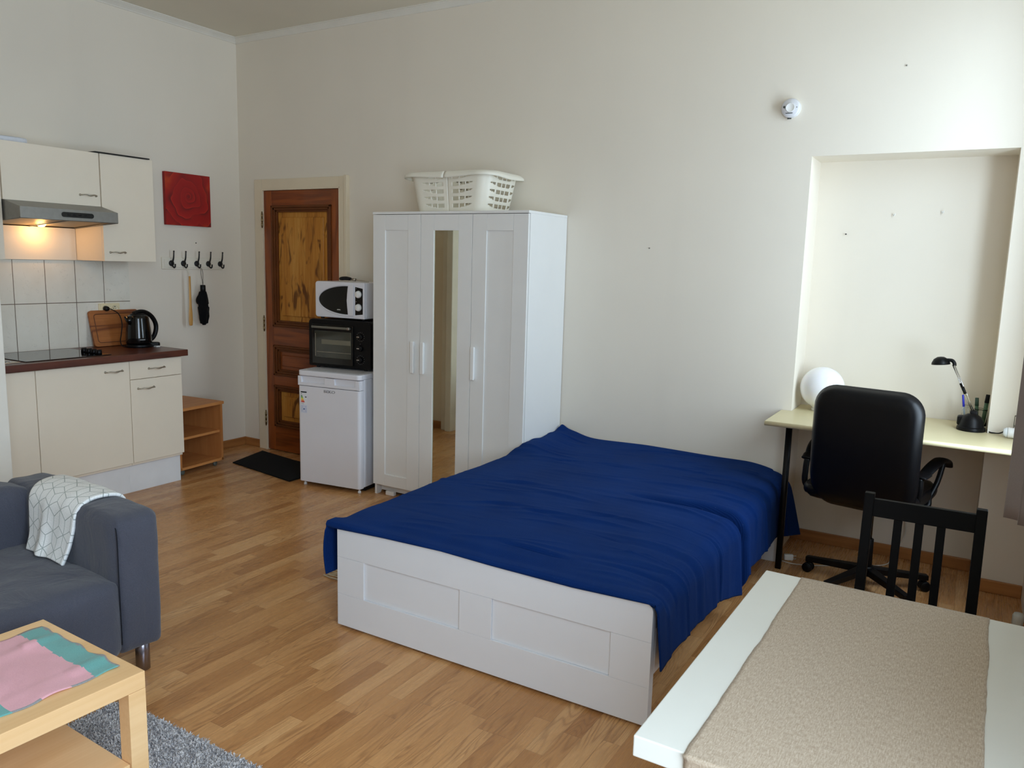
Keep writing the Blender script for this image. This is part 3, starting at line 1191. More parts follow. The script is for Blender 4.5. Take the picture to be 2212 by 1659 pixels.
# door with rounded vertical edges and a grip band
bm = nb()
prism(bm, rrect(-hw + 0.002, hw - 0.002, 0.0, 0.048, (0.022, 0.022, 0.003, 0.003)), 0.033, fh - 0.108, 'z', 0.003)
dr = obj('door', bm, M_WHITEA, fd, angle=50)
bm = nb()
zg0, zg1 = fh - 0.105, fh - 0.040
prism(bm, rrect(-hw + 0.002, hw - 0.002, 0.016, 0.048, (0.012, 0.012, 0.003, 0.003)), zg0, zg1, 'z', 0.002)
prism(bm, rrect(-hw + 0.002, hw - 0.002, 0.0, 0.02, (0.018, 0.018, 0.0, 0.0)), zg0, zg0 + 0.022, 'z', 0.003)
for (a, b) in ((-hw + 0.002, -hw + 0.035), (-0.035, 0.115 - 0.06), (hw - 0.045, hw - 0.002)):
    prism(bm, [(a, zg0), (b + 0.0, zg0), (b - 0.006, zg1), (a + 0.006 if a > -hw + 0.01 else a, zg1)], 0.001, 0.02, 'y', 0.002)
obj('grip_band', bm, M_WHITEA, dr, angle=50)
bm = nb()
text_mesh(bm, 'BEKO', 0.026, Matrix.Translation((0.01, -0.0008, 0.690)) @ Matrix.Rotation(R(90), 4, 'X'), 0.0010, 0, 1.45, 1.0, 0.0)
obj('logo', bm, plain('grey_lettering', (118, 116, 120), 0.4), dr, label='grey BEKO lettering')
# energy label
bm = nb()
box(bm, -0.232, -0.180, -0.0010, -0.0002, 0.583, 0.677)
box(bm, -0.232, -0.180, -0.0010, -0.0002, 0.525, 0.581, mi=9)
eb = nb()
cols = [(30, 110, 60), (70, 150, 60), (150, 190, 40), (235, 220, 40), (240, 170, 40), (230, 110, 40), (205, 40, 40)]
mats_l = [plain('sticker_white', (226, 228, 232), 0.5)]
for i, c in enumerate(cols):
    mats_l.append(plain('sticker_%d' % i, c, 0.5))
mats_l += [plain('sticker_black', (24, 26, 30), 0.5), plain('sticker_pale_blue', (208, 214, 230), 0.5), plain('sticker_blue', (40, 80, 150), 0.5)]
for i in range(7):
    z = 0.648 - i * 0.0072
    wd = 0.010 + i * 0.0032
    box(bm, -0.229, -0.229 + wd, -0.0016, -0.0008, z - 0.0062, z, mi=1 + i)
box(bm, -0.231, -0.181, -0.0016, -0.0008, 0.667, 0.676, mi=8)
box(bm, -0.195, -0.183, -0.0016, -0.0008, 0.634, 0.641, mi=8)
box(bm, -0.229, -0.222, -0.0016, -0.0008, 0.656, 0.660, mi=8)
box(bm, -0.229, -0.205, -0.0016, -0.0008, 0.588, 0.5895, mi=8)
cyl(bm, (-0.205, -0.0016, 0.552), (-0.205, -0.0008, 0.552), 0.0052, seg=12, mi=10)
for k in range(4):
    box(bm, -0.229, -0.213 - 0.002 * (k % 2), -0.0014, -0.0008, 0.570 - k * 0.011, 0.5712 - k * 0.011, mi=10)
    box(bm, -0.198 + 0.002 * (k % 2), -0.184, -0.0014, -0.0008, 0.568 - k * 0.011, 0.5692 - k * 0.011, mi=10)
obj('energy_sticker', bm, mats_l, dr, label='energy label sticker with coloured bars')
for s in (-1, 1):
    bm = nb()
    cyl(bm, (s * (hw - 0.03), 0.035, 0.0), (s * (hw - 0.03), 0.035, 0.016), 0.013, 0.010, 14)
    cyl(bm, (s * (hw - 0.03), 0.035, 0.016), (s * (hw - 0.03), 0.035, 0.036), 0.006, seg=10)
    obj('foot', bm, M_WHITEP, fd)
bm = nb(); box(bm, -hw + 0.02, hw - 0.02, 0.09, dpt - 0.02, 0.004, 0.035)
obj('compressor_base', bm, M_BLACKM, fd)

OZ = fh + 0.0015
ov = thing('mini_oven', 'black countertop oven with a glass door standing on the fridge', 'oven', (1.478, -0.428, OZ), R(7.6))
ow, oh, od = 0.258, 0.345, 0.34
bm = nb()
prism(bm, rrect(-ow, ow, 0.012, oh, (0.012, 0.012, 0.03, 0.03)), 0.0, 0.03, 'y', 0.004)
prism(bm, rrect(-ow + 0.006, ow - 0.006, 0.014, oh - 0.004, (0.01, 0.01, 0.028, 0.028)), 0.03, od, 'y', 0.003)
# window recess handled by a separate dark cavity box
obj('housing', bm, M_BLACK, ov, angle=40)
wx0, wx1, wz0, wz1 = -0.200, 0.108, 0.075, 0.265
bm = nb()
box(bm, wx0 - 0.022, wx1 + 0.012, -0.010, 0.0, wz0 - 0.045, wz1 + 0.045, 0.003)
odoor = obj('oven_door', bm, M_BLACKG, ov)
bm = nb()
box(bm, wx0, wx1, -0.0125, -0.0098, wz0, wz1, 0.003)
win_m = Mat('dark_oven_glass', rough=0.08, spec=0.8)
_x, _y, _z = win_m.coord()
win_m.color(win_m.ramp(win_m.noise(win_m.vec(_x * 3, 0.0, _z * 4), 1, 2), [(0.3, srgb(38, 40, 34)), (0.7, srgb(62, 64, 54))]))
glass_o = obj('oven_window', bm, win_m.mat, odoor)
bm = nb()
for z in (0.115,):
    box(bm, wx0 + 0.02, wx1 - 0.004, -0.0132, -0.0124, z, z + 0.0022)
for xx in (wx0 + 0.006,):
    box(bm, xx, xx + 0.003, -0.0132, -0.0124, wz0 + 0.01, wz1 - 0.02)
obj('grill_rack', bm, M_STEEL, odoor)
bm = nb(); box(bm, wx0 + 0.06, wx1 - 0.006, -0.0132, -0.0122, 0.172, 0.205, 0.001)
obj('baking_tray', bm, plain('tray_grey', (112, 108, 92), 0.45), odoor, label='pale baking tray behind the glass')
bm = nb()
box(bm, wx0 - 0.015, wx1 - 0.002, -0.030, -0.020, wz1 + 0.018, wz1 + 0.034, 0.003)
for s in (wx0, wx1 - 0.018):
    box(bm, s, s + 0.012, -0.022, -0.008, wz1 + 0.02, wz1 + 0.031, 0.001)
obj('door_handle', bm, plain('grey_metal_bar', (128, 128, 120), 0.35, 0.7), odoor)
bm = nb(); box(bm, wx1 - 0.024, wx1 - 0.006, -0.0315, -0.019, wz1 + 0.0165, wz1 + 0.0355, 0.003)
obj('handle_cap', bm, M_CHROME, odoor)
M_DIAL = plain('dial_marks', (170, 170, 165), 0.5)
for k, z in enumerate((0.238, 0.158, 0.078)):
    bm = nb()
    for a in range(12):
        if k == 1 and a != 9:
            continue
        an = R(-150 + a * 27)
        cyl(bm, (0.176 + 0.031 * math.cos(an), -0.0012, z + 0.031 * math.sin(an)), (0.176 + 0.031 * math.cos(an), 0.0, z + 0.031 * math.sin(an)), 0.0014, seg=6)
    obj('dial_scale', bm, M_DIAL, ov)
for z in (0.238, 0.158, 0.078):
    bm = nb()
    cyl(bm, (0.176, 0.0, z), (0.176, -0.016, z), 0.021, 0.019, 20, bev=0.002)
    kn = obj('knob', bm, M_BLACK, ov)
    bm = nb()
    box(bm, 0.156, 0.177, -0.021, -0.014, z - 0.004, z + 0.004, 0.002)
    obj('knob_pointer', bm, M_CHROME, kn, label='chrome pointer')
for (a, b) in ((-1, 0.03), (1, 0.03), (-1, od - 0.04), (1, od - 0.04)):
    bm = nb(); cyl(bm, (a * 0.2, b, 0.0), (a * 0.2, b, 0.014), 0.013, seg=12)
    obj('foot', bm, M_BLACKM, ov)
bm = nb()
tube(bm, [(-0.16, -0.10, OZ - fh + 0.0), (-0.10, -0.03, 0.001), (-0.02, 0.02, 0.0012)], 0.0012, 6)
bm.free()

MZ = OZ + oh + 0.0015
mw = thing('microwave', 'white microwave with an oval black window and two dials on top of the black oven', 'microwave', (1.455, -0.395, MZ), R(3.5))
mwh, mh, md = 0.215, 0.262, 0.32
bm = nb()
box(bm, -mwh, mwh, 0.012, md, 0.012, mh, 0.006)
body = obj('housing', bm, M_WHITEA, mw)
bm = nb()
prism(bm, rrect(-mwh, 0.215, 0.012, mh, (0.02, 0.004, 0.004, 0.02)), -0.004, 0.012, 'y', 0.004)
mdoor = obj('front_panel', bm, M_WHITEA, mw, angle=50)
bm = nb()


def oval(u):
    # half-ellipse to the left, slightly bowed right edge
    pts = []
    cx, cz, rx, rz = 0.075, 0.137, 0.255, 0.098
    for i in range(33):
        a = R(90 + 180 * i / 32)
        pts.append((cx + rx * math.cos(a), cz + rz * math.sin(a)))
    for i in range(1, 10):
        a = i / 10
        pts.append((cx - 0.010 * math.sin(PI * a), cz - rz + 2 * rz * a))
    return pts


prism(bm, oval(0), -0.0065, -0.003, 'y', 0.0)
obj('window', bm, plain('microwave_window', (16, 17, 16), 0.12), mdoor)
bm = nb()
tube(bm, [(a, -0.006, b) for a, b in [(0.075 + 0.262 * math.cos(R(90 + 180 * i / 24)), 0.137 + 0.105 * math.sin(R(90 + 180 * i / 24))) for i in range(25)]], 0.004, 8)
obj('window_rim', bm, M_WHITEA, mdoor)
bm = nb()
prism(bm, [(0.082, 0.030), (0.128, 0.030), (0.132, 0.137), (0.128, 0.243), (0.084, 0.243), (0.071, 0.137)], -0.016, -0.003, 'y', 0.004)
obj('door_grip', bm, M_WHITEA, mdoor)
bm = nb()
prism(bm, [(0.140, 0.038), (0.203, 0.045), (0.203, 0.222), (0.140, 0.232)], -0.0065, -0.003, 'y')
pnl = obj('control_panel', bm, M_BLACKG, mw)
for z in (0.182, 0.092):
    bm = nb()
    cyl(bm, (0.171, -0.006, z), (0.171, -0.024, z), 0.026, 0.023, 24, bev=0.003)
    box(bm, 0.168, 0.174, -0.029, -0.022, z - 0.020, z + 0.020, 0.002)
    obj('dial', bm, M_WHITEP, mw)
M_PM = plain('pale_markings', (176, 176, 170), 0.5)
for q_ in (0.222, 0.132):
    bm = nb(); cyl(bm, (0.149, -0.007, q_), (0.149, -0.006, q_), 0.0024, seg=8)
    obj('dial_mark', bm, M_PM, pnl)
bm = nb()
box(bm, -0.02, 0.012, -0.0072, -0.0066, 0.066, 0.0695)
box(bm, -0.016, 0.008, -0.0072, -0.0066, 0.0694, 0.0725)
obj('lettering', bm, M_PM, mdoor)
for (a, b) in ((-1, 0.03), (1, 0.03), (-1, md - 0.04), (1, md - 0.04)):
    bm = nb(); cyl(bm, (a * 0.18, b, 0.0), (a * 0.18, b, 0.013), 0.013, seg=12)
    obj('foot', bm, M_BLACKM, mw)

ut = thing('steel_whisk', 'black-handled metal kitchen utensil lying on top of the microwave', 'utensil', (1.44, -0.26, MZ + mh + 0.001), R(-14))
ut.scale = (1.3, 1.3, 1.3)
bm = nb()
tube(bm, smooth_path([(-0.11, 0, 0.012), (-0.05, 0, 0.016), (0.0, 0, 0.013)], 6), [0.007, 0.009, 0.010, 0.011, 0.011, 0.011, 0.011, 0.011, 0.010, 0.010, 0.009, 0.008, 0.007], 10)
obj('handle', bm, M_BLACK, ut)
bm = nb()
tube(bm, [(0, 0, 0.012), (0.06, 0, 0.009), (0.16, 0, 0.005)], [0.006, 0.004, 0.003], 10)
tube(bm, [(0.02, 0, 0.012), (0.04, 0, 0.011)], 0.0085, 10)
obj('shaft', bm, M_STEEL, ut)

# ================================================================ WARDROBE
wd0 = thing('wardrobe', 'tall white three-door wardrobe with a mirror in the middle door', 'wardrobe', (2.4275, -0.4955, 0))
ww, wh, wdp = 0.585, 1.90, 0.49
bm = nb()
for (a, b) in ((-ww, -ww + 0.018), (ww - 0.018, ww)):
    prism(bm, [(0.021, 0.0), (0.06, 0.0), (0.10, 0.05), (wdp - 0.06, 0.05), (wdp - 0.03, 0.0), (wdp, 0.0), (wdp, wh - 0.016), (0.021, wh - 0.016)], a, b, 'x', 0.0)
box(bm, -ww + 0.018, ww - 0.018, 0.021, wdp, 0.075, 0.093)
box(bm, -ww + 0.018, ww - 0.018, wdp - 0.008, wdp - 0.003, 0.09, wh - 0.02)
box(bm, -ww + 0.018, ww - 0.018, 0.07, 0.085, 0.02, 0.078)
obj('body', bm, M_WHITEF, wd0)
bm = nb(); box(bm, -ww - 0.002, ww + 0.002, -0.002, wdp, wh - 0.016, wh, 0.002)
obj('top_board', bm, M_WHITEF, wd0)
bm = nb(); box(bm, -0.50, -0.43, 0.03, 0.06, 0.0, 0.03, 0.004)
obj('foot', bm, M_WHITEP, wd0)
dw = 0.39


def wdoor(xc, mirror=False, hx=0.0):
    dz0, dz1 = 0.076, wh - 0.019
    fr_ = 0.100
    x0, x1 = xc - dw / 2 + 0.0015, xc + dw / 2 - 0.0015
    bm = nb()
    sg = 0.0008
    box(bm, x0, x0 + fr_, 0.0, 0.018, dz0, dz1, 0.001)
    box(bm, x1 - fr_, x1, 0.0, 0.018, dz0, dz1, 0.001)
    box(bm, x0 + fr_ + sg, x1 - fr_ - sg, 0.0003, 0.018, dz1 - 0.098, dz1, 0.001)
    box(bm, x0 + fr_ + sg, x1 - fr_ - sg, 0.0003, 0.018, dz0, dz0 + 0.078, 0.001)
    d = obj('door', bm, M_WHITEF, wd0)
    bm = nb()
    if mirror:
        box(bm, x0 + fr_ - 0.001, x1 - fr_ + 0.001, 0.0075, 0.012, dz0 + 0.07, dz1 - 0.09)
        bm.transform(Matrix.Translation((xc, 0.010, 0)) @ Matrix.Rotation(R(0.0), 4, 'Z') @ Matrix.Translation((-xc, -0.010, 0)))
        o = obj('mirror', bm, M_MIRROR, d, label='tall narrow mirror')
    else:
        box(bm, x0 + fr_ - 0.001, x1 - fr_ + 0.001, 0.0080, 0.012, dz0 + 0.07, dz1 - 0.09)
        obj('panel', bm, M_WHITEF, d)
    bm = nb()
    box(bm, hx - 0.013, hx + 0.013, -0.024, -0.010, 0.872, 1.078, 0.003)
    box(bm, hx - 0.007, hx + 0.007, -0.012, 0.0, 0.876, 1.074, 0.001)
    obj('handle', bm, M_WHITEP, d)
    return d


wdoor(-0.39, False, -0.245)
wdoor(0.0, True, -0.165)
wdoor(0.39, False, 0.222)

# laundry basket
lb = thing('laundry_basket', 'white plastic laundry basket with slotted sides on top of the wardrobe', 'laundry basket', (2.385, -0.245, wh), R(0))
bm = nb()
BW, BD, BH = 0.268, 0.17, 0.235
ncol, nrow = 192, 60


def rr_pt(u, hx, hy, r):
    """point on a rounded rectangle, u in 0..1, starting mid-front going right"""
    L1, L2, arc = 2 * (hx - r), 2 * (hy - r), PI * r / 2
    tot = 2 * L1 + 2 * L2 + 4 * arc
    d = (u % 1) * tot
    segs = [('l', (0, -hy), (hx - r, -hy), L1 / 2), ('a', (hx - r, -hy + r), -90, arc), ('l', (hx, -hy + r), (hx, hy - r), L2), ('a', (hx - r, hy - r), 0, arc),
            ('l', (hx - r, hy), (-hx + r, hy), L1), ('a', (-hx + r, hy - r), 90, arc), ('l', (-hx, hy - r), (-hx, -hy + r), L2), ('a', (-hx + r, -hy + r), 180, arc), ('l', (-hx + r, -hy), (0, -hy), L1 / 2)]
    for s in segs:
        if d <= s[3] + 1e-9:
            if s[0] == 'l':
                k = d / s[3]
                return (s[1][0] + (s[2][0] - s[1][0]) * k, s[1][1] + (s[2][1] - s[1][1]) * k)
            a = R(s[2] + 90 * d / s[3])
            return (s[1][0] + r * math.cos(a), s[1][1] + r * math.sin(a))
        d -= s[3]
    return (0, -hy)


def bask(u, v):
    k = 1 + 0.16 * v
    x, y = rr_pt(u, BW * k, BD * k, 0.085)
    d = 1 - 0.035 * math.exp(-((((u + 0.5) % 1) - 0.5) / 0.03) ** 2)
    return Vector((x, y * d, 0.004 + BH * v))


def hole(i, j):
    # five rows of slots with a flat top edge, tapering towards the corners
    v = (j + 0.5) / nrow
    if v < 0.04 or v > 0.97:
        return False
    k = (v - 0.04) / 0.93 * 5
    fr = k % 1
    u = (i + 0.5) / ncol
    side = int(((u + 0.125) % 1) * 4)
    du = abs(((u - side * 0.25 + 0.5) % 1) - 0.5)
    span = 0.108 if side in (0, 2) else 0.086
    if du > span or (side in (0, 2) and du < 0.020):
        return False
    c = du / 0.033
    if side in (0, 2):
        c = (du - 0.020) / 0.030
    if side not in (0, 2):
        c = (du + 0.0165) / 0.033
    if c % 1 > 0.84:
        return False
    t = du / span
    low = 0.30 + 0.52 * max(0, (t - 0.35) / 0.65) ** 1.6
    return low < fr < 0.86


grid(bm, ncol, nrow, bask, skip=hole)
o = obj('basket_wall', bm, plain('white_basket_plastic', (232, 228, 214), 0.35, var=0.01), lb)
md_ = o.modifiers.new('thick', 'SOLIDIFY')
md_.thickness = 0.003
bm = nb()
prism(bm, [rr_pt(i / 48, BW * 0.99, BD * 0.99, 0.08) for i in range(48)], 0.0, 0.004, 'z')
obj('basket_bottom', bm, o.data.materials[0], lb)
bm = nb()


def rim(u, v):
    # v: 0 inner top .. outer lip hanging down
    k = 1.16 + (0.015 + 0.13 * min(1, v * 1.4))
    drop = 0.0 if v < 0.35 else (v - 0.35) / 0.65
    wave = 0.006 * math.cos(4 * PI * u * 2)
    x, y = rr_pt(u, BW * k, BD * (k + 0.05 * v), 0.10)
    return Vector((x, y, BH + 0.006 + 0.004 * math.sin(PI * v) - drop * (0.026 + wave) - 0.006 * v))


grid(bm, 96, 8, rim)
o = obj('rim', bm, o.data.materials[0], lb)
md_ = o.modifiers.new('thick', 'SOLIDIFY')
md_.thickness = 0.003

# ================================================================ BED
BX0, BX1, BY = 3.0279, 4.4605, -2.1133
bed = thing('bed', 'white double bed frame whose footboard has two sunken panels', 'bed', ((BX0 + BX1) / 2, BY, 0))
xc = (BX0 + BX1) / 2
hwb = (BX1 - BX0) / 2
bm = nb()
FBH = 0.463
# front face: rails/stiles in front of a recessed panel
prism(bm, rrect(-hwb, hwb, 0.322, FBH, (0, 0, 0.03, 0.012), 6), 0.0, 0.014, 'y', 0.0012)
box(bm, -hwb, hwb, 0.0, 0.014, 0.012, 0.155, 0.0012)
for (a, b) in ((-hwb, 3.175 - xc), (3.667 - xc, 3.815 - xc), (4.310 - xc, hwb)):
    box(bm, a, b, 0.0002, 0.014, 0.1555, 0.3215, 0.0008)
prism(bm, rrect(-hwb + 0.0005, hwb - 0.0005, 0.012, FBH - 0.0005, (0, 0, 0.03, 0.012), 6), 0.0141, 0.040, 'y', 0.001)
M_BEDW = plain('white_bed_foil', (222, 224, 228), 0.42, var=0.01)
obj('footboard', bm, M_BEDW, bed, angle=40)
for (a, b) in ((3.176 - xc, 3.666 - xc), (3.816 - xc, 4.309 - xc)):
    bm = nb(); box(bm, a, b, 0.009, 0.0139, 0.156, 0.321)
    obj('sunken_panel', bm, M_BEDW, bed)
for s in (-1, 1):
    bm = nb(); box(bm, s * hwb - (0.025 if s > 0 else 0.0), s * hwb + (0.025 if s < 0 else 0), 0.041, 2.0, 0.19, 0.36, 0.003)
    obj('side_rail', bm, M_BEDW, bed)
bm = nb(); box(bm, -hwb, hwb + 0.045, 1.91, 1.93, 0.0, 0.22, 0.002)
obj('head_panel', bm, M_BEDW, bed)
bm = nb()
for k in range(12):
    box(bm, -hwb + 0.026, hwb - 0.026, 0.08 + k * 0.155, 0.15 + k * 0.155, 0.24, 0.255)
obj('slats', bm, M_LACK, bed)
bm = nb()
softbox(bm, BX0 + 0.05, BX1 - 0.06, BY + 0.06, -0.06, 0.257, 0.425, 0.04, 0.0)
bm.transform(Matrix.Translation((-xc, -BY, 0)))
obj('mattress', bm, fabric('white_mattress', (220, 218, 212)), bed)


def interp(tab, x):
    if x <= tab[0][0]:
        return tab[0][1]
    for (a, b), (c, d) in zip(tab, tab[1:]):
        if x <= c:
            k = (x - a) / (c - a)
            return b + (d - b) * k
    return tab[-1][1]


HEM_F = [(3.03, 0.447), (3.29, 0.458), (3.58, 0.464), (3.82, 0.457), (4.16, 0.453), (4.44, 0.462)]
HEM_R = [(-2.2, 0.232), (-2.15, 0.232), (-1.91, 0.229), (-1.63, 0.215), (-1.38, 0.20), (-1.02, 0.115), (-0.99, 0.12), (-0.965, 0.185), (-0.77, 0.168), (-0.3, 0.165), (0, 0.12)]


FOLDS = []
_r = random.Random(21)
for _i in range(62):
    _s = _r.uniform(0.3, 1.95)
    _t = max(0.0, (_s - 0.7) / 1.2)
    FOLDS.append((_s, _r.uniform(-2.05, -0.08), _r.uniform(0.12, 0.38) + 0.18 * _t, _r.uniform(0.010, 0.022),
                  (_r.uniform(0.003, 0.007) + _r.uniform(0.0, 0.011) * _t) * _r.choice((1, 1, 1, -0.8)), _r.uniform(-0.05, 0.28) * (1.3 - _t), _r.uniform(-0.35, 0.05)))
FOLDS.append((1.16, -1.965, 0.17, 0.006, -0.014, 0.0, 0.0))
FOLDS.append((1.16, -1.945, 0.22, 0.015, 0.010, 0.0, 0.0))
for _i in range(70):   # small crisp creases
    _s = _r.uniform(0.3, 1.9)
    FOLDS.append((_s, _r.uniform(-2.05, -0.08), _r.uniform(0.08, 0.22), _r.uniform(0.0045, 0.009), _r.uniform(0.0015, 0.004) * _r.choice((1, 1, -1)), _r.uniform(-0.1, 0.4), _r.uniform(-0.5, 0.1)))
for _k in range(10):   # hanging folds down the right side
    FOLDS.append((1.86 + 0.05 * _r.random(), -2.0 + _k * 0.19 + _r.uniform(-.04, .04), 0.34, 0.030, _r.uniform(0.004, 0.010), _r.uniform(-0.05, 0.05), 0.0))


def blanket():
    """one continuous cloth: left hang, top, right hang; long wrinkles run across and over the right edge"""
    NU, NV = 260, 400
    LH, TW = 0.235, 1.46
    bm = nb()

    def fn(u, v):
        y = -2.128 + v * (2.128 - 0.018)
        zr = interp(HEM_R, y)
        Rr = 0.11 + 0.02 * math.sin(y * 5)          # soft right shoulder
        RH = max(0.12, 0.46 - zr)
        tot = LH + TW + RH
        s = u * tot
        ztop = 0.487 + 0.012 * math.sin(PI * max(0, min(1, (s - LH) / TW)))
        ztop -= 0.012 * math.exp(-((y + 2.05) / 0.10) ** 2)
        ztop += 0.006 * noise.noise(Vector((s * 2.2, y * 2.2, 0.3)))
        # rises over the footboard edge
        fb = max(0.0, min(1.0, (-2.015 - y) / 0.055))
        fb = fb * fb * (3 - 2 * fb)
        nrm = Vector((0, 0, 1))
        if s < LH:                                   # left hang
            k = s / LH
            z = 0.232 + (0.435 - 0.232) * k
            x = 2.972 - 0.012 * math.sin(PI * k) + 0.006 * noise.noise(Vector((y * 6, k, 1.1)))
            nrm = Vector((-1, 0, 0))
            amp = 0.004
        elif s < LH + 0.07:                          # left shoulder
            k = (s - LH) / 0.07
            a = R(180 - 90 * k)
            x = 3.03 + 0.055 * math.cos(a)
            z = 0.435 + (ztop - 0.437) * math.sin(a) * 0.9
            nrm = Vector((math.cos(a), 0, math.sin(a)))
            amp = 0.004
        elif s < LH + TW - 0.06:
            x = 3.03 + (s - LH - 0.07) * (4.385 - 3.03) / (TW - 0.13)
            e = min(1, (x - 3.03) / 0.12)
            z = 0.435 + (ztop - 0.437) * (0.9 + 0.1 * e)
            e2 = max(0, (x - 4.22) / 0.165)
            z -= 0.020 * e2 * e2
            amp = 0.004 + 0.012 * max(0, (x - 3.5) / 0.9)
        else:
            q = s - (LH + TW - 0.06)
            qt = RH + 0.06
            arc = 0.14
            zs = 0.435 + (ztop - 0.437) - 0.020
            if q < arc:
                k = q / arc
                a = R(90 - 90 * k)
                x = 4.385 + 0.087 * math.cos(a)
                z = zs - 0.09 + 0.09 * math.sin(a)
                nrm = Vector((math.cos(a), 0, math.sin(a)))
                x = x * (1 - fb) + (4.432 + 0.044 * math.cos(a)) * fb
                z = z * (1 - fb) + (0.430 + 0.042 * math.sin(a)) * fb
            else:
                k = (q - arc) / max(0.02, qt - arc)
                z = (zs - 0.09) + (zr - (zs - 0.09)) * k
                z = z * (1 - fb) + (0.430 + (zr - 0.430) * k) * fb
                x = 4.472 + 0.004 * fb + 0.014 * k + 0.008 * k * noise.noise(Vector((y * 4, 0.5, 2.0)))
                nrm = Vector((1, 0, 0.15))
            amp = 0.015
            if y > -0.24:                            # loose corner hanging out by the wall
                kk = (y + 0.24) / 0.22
                x += 0.085 * kk * max(0, (zs - z) / 0.36) ** 0.8
        # wrinkles: separate finite folds across the bed, deeper towards the right edge
        w_ = 0.0
        for (fs, fy, fl, fwid, fa, fsl, fcv) in FOLDS:
            d = s - fs
            if abs(d) < fl:
                e = y - (fy + fsl * d + fcv * d * d)
                if abs(e) < 3 * fwid:
                    q2 = (1 - (d / fl) ** 2)
                    w_ += fa * math.exp(-(e / fwid) ** 2) * q2 * q2
        w_ += 0.004 * noise.noise(Vector((s * 2.0, y * 5.0, 4.0)))
        w_ += 0.0016 * noise.noise(Vector((s * 6.0, y * 26.0, 8.0)))
        yk = -1.00 - 0.10 * max(0, 1.80 - s) + 0.10 * max(0, 1.45 - s)
        e0 = max(0, min(1, (s - 1.15) / 0.45))
        cr = math.exp(-((y - yk) / 0.016) ** 2) * e0
        bulge = math.exp(-((y - yk - 0.055) / 0.045) ** 2) * e0
        bulge2 = math.exp(-((y - yk + 0.07) / 0.05) ** 2) * e0
        edge = min(1, max(0, v - 0.015) / 0.05) * (1 if s > LH + 0.05 else 0.5)
        if -0.42 < y < -0.16 and s > 1.6:
            edge *= 0.25
        P = Vector((x, y, z)) + nrm * ((w_ + bulge * 0.028 + bulge2 * 0.014 - cr * 0.042) * edge)
        # bunching against the wardrobe side and at the head
        b = math.exp(-((P.x - 3.06) / 0.13) ** 2) * max(0, min(1, (y + 0.66) / 0.15)) * (1 if s > LH * 0.9 else 0)
        P.z += b * (0.050 + 0.012 * noise.noise(Vector((y * 9, 0, 0))))
        b2 = math.exp(-((P.x - 3.035) / 0.035) ** 2) * math.exp(-((y + 0.03) / 0.05) ** 2)
        P.z += 0.03 * b2
        if s < LH + 0.07 and y > -0.56:
            P.x = max(P.x, 3.018 + 0.004 * noise.noise(Vector((y * 8, 1, 1))))
            if s < LH * 0.9:
                P.x = 3.024
        P.z += 0.008 * math.exp(-((y + 0.03) / 0.04) ** 2) * (1 if LH + .07 < s < LH + TW - 0.06 else 0)
        # front edge laid over the footboard
        if v < 0.0001:
            pass
        if LH < s < LH + TW - 0.06:
            P.z = P.z * (1 - fb) + (0.473 + 0.004 * noise.noise(Vector((s * 5, 1, 1)))) * fb
        if v < 0.018 and LH < s < LH + TW + 0.02:
            k = 1 - v / 0.018
            hz = interp(HEM_F, P.x)
            P.z = P.z * (1 - k) + (hz) * k
            P.y = -2.123 - 0.006 * math.sin(PI * k) + v * 0.3
        # pointed front-right corner
        if s > LH + TW and y < -1.9:
            k = (-1.9 - y) / 0.23
            P.x += 0.010 * k
            P.y += 0.05 * k * (0.46 - P.z)
        return P

    grid(bm, NU, NV, fn, uv=lambda u, v: (u * 2.2, v * 2.1))
    return bm


def blanket_mat():
    m = Mat('navy_cotton_rib', rough=0.9, spec=0.04)
    u, v, _ = m.coord('UV')
    rib = ((v * 1150.0).sin() * 0.5 + 0.5)
    rib2 = ((u * 1500.0).sin() * 0.5 + 0.5)
    n = m.noise(m.vec(u, v), 3.0, 3)
    f = m.noise(m.vec(u, v), 400.0, 2)
    c = m.ramp(n * 0.5 + f * 0.5, [(0.3, srgb(9, 36, 88)), (0.7, srgb(13, 49, 112))])
    lint = m.noise(m.vec(u, v), 260.0, 0) > 0.86
    c = m.mix(lint * 0.5, c, srgb(120, 130, 160))
    c = m.mix(rib * 0.18, c, srgb(12, 30, 76))
    m.color(c)
    m.bump(rib * 0.7 + rib2 * 0.3, 0.55, 0.0018)
    m.b.inputs['Sheen Weight'].default_value = 0.06
    m.b.inputs['Sheen Tint'].default_value = (0.3, 0.5, 1, 1)
    return m.mat


o = obj('bedspread', blanket(), blanket_mat())
md_ = o.modifiers.new('thick', 'SOLIDIFY')
md_.thickness = 0.006
md_.offset = -1
tag(o, 'dark navy blue ribbed bedspread draped over the bed', 'bedspread')
# fringe of a rug under the bed
fr_t = thing('fringed_rug', 'cream fringed end of a rug poking out under the left side of the bed', 'rug', (2.69, -1.535, 0.0))
bm = nb()
box(bm, 0.0, 0.9, -0.215, 0.70, 0.0008, 0.008, 0.003)
obj('rug_field', bm, fabric('cream_rug', (206, 190, 162)), fr_t)
bm = nb()
for k in range(34):
    y = -0.205 + k * 0.022
    L = 0.10 + 0.03 * random.random()
    tube(bm, [(0.005, y, 0.005), (-L * 0.5, y + random.uniform(-.008, .008), 0.006), (-L, y + random.uniform(-.015, .015), 0.004)], 0.0035, 6)
obj('fringe', bm, fabric('cream_fringe', (218, 204, 178)), fr_t)

# ================================================================ SOFA
A_S = R(-4)
sofa = thing('sofa', 'slate-grey fabric two-seat sofa at the left edge of the photo', 'sofa', (2.718, -2.742, 0), A_S)
# local: +x = facing, y<0 along the sofa
AW, DEP, LEN = 0.175, 0.88, 1.80
SZ0, SZ1 = 0.105, 0.635


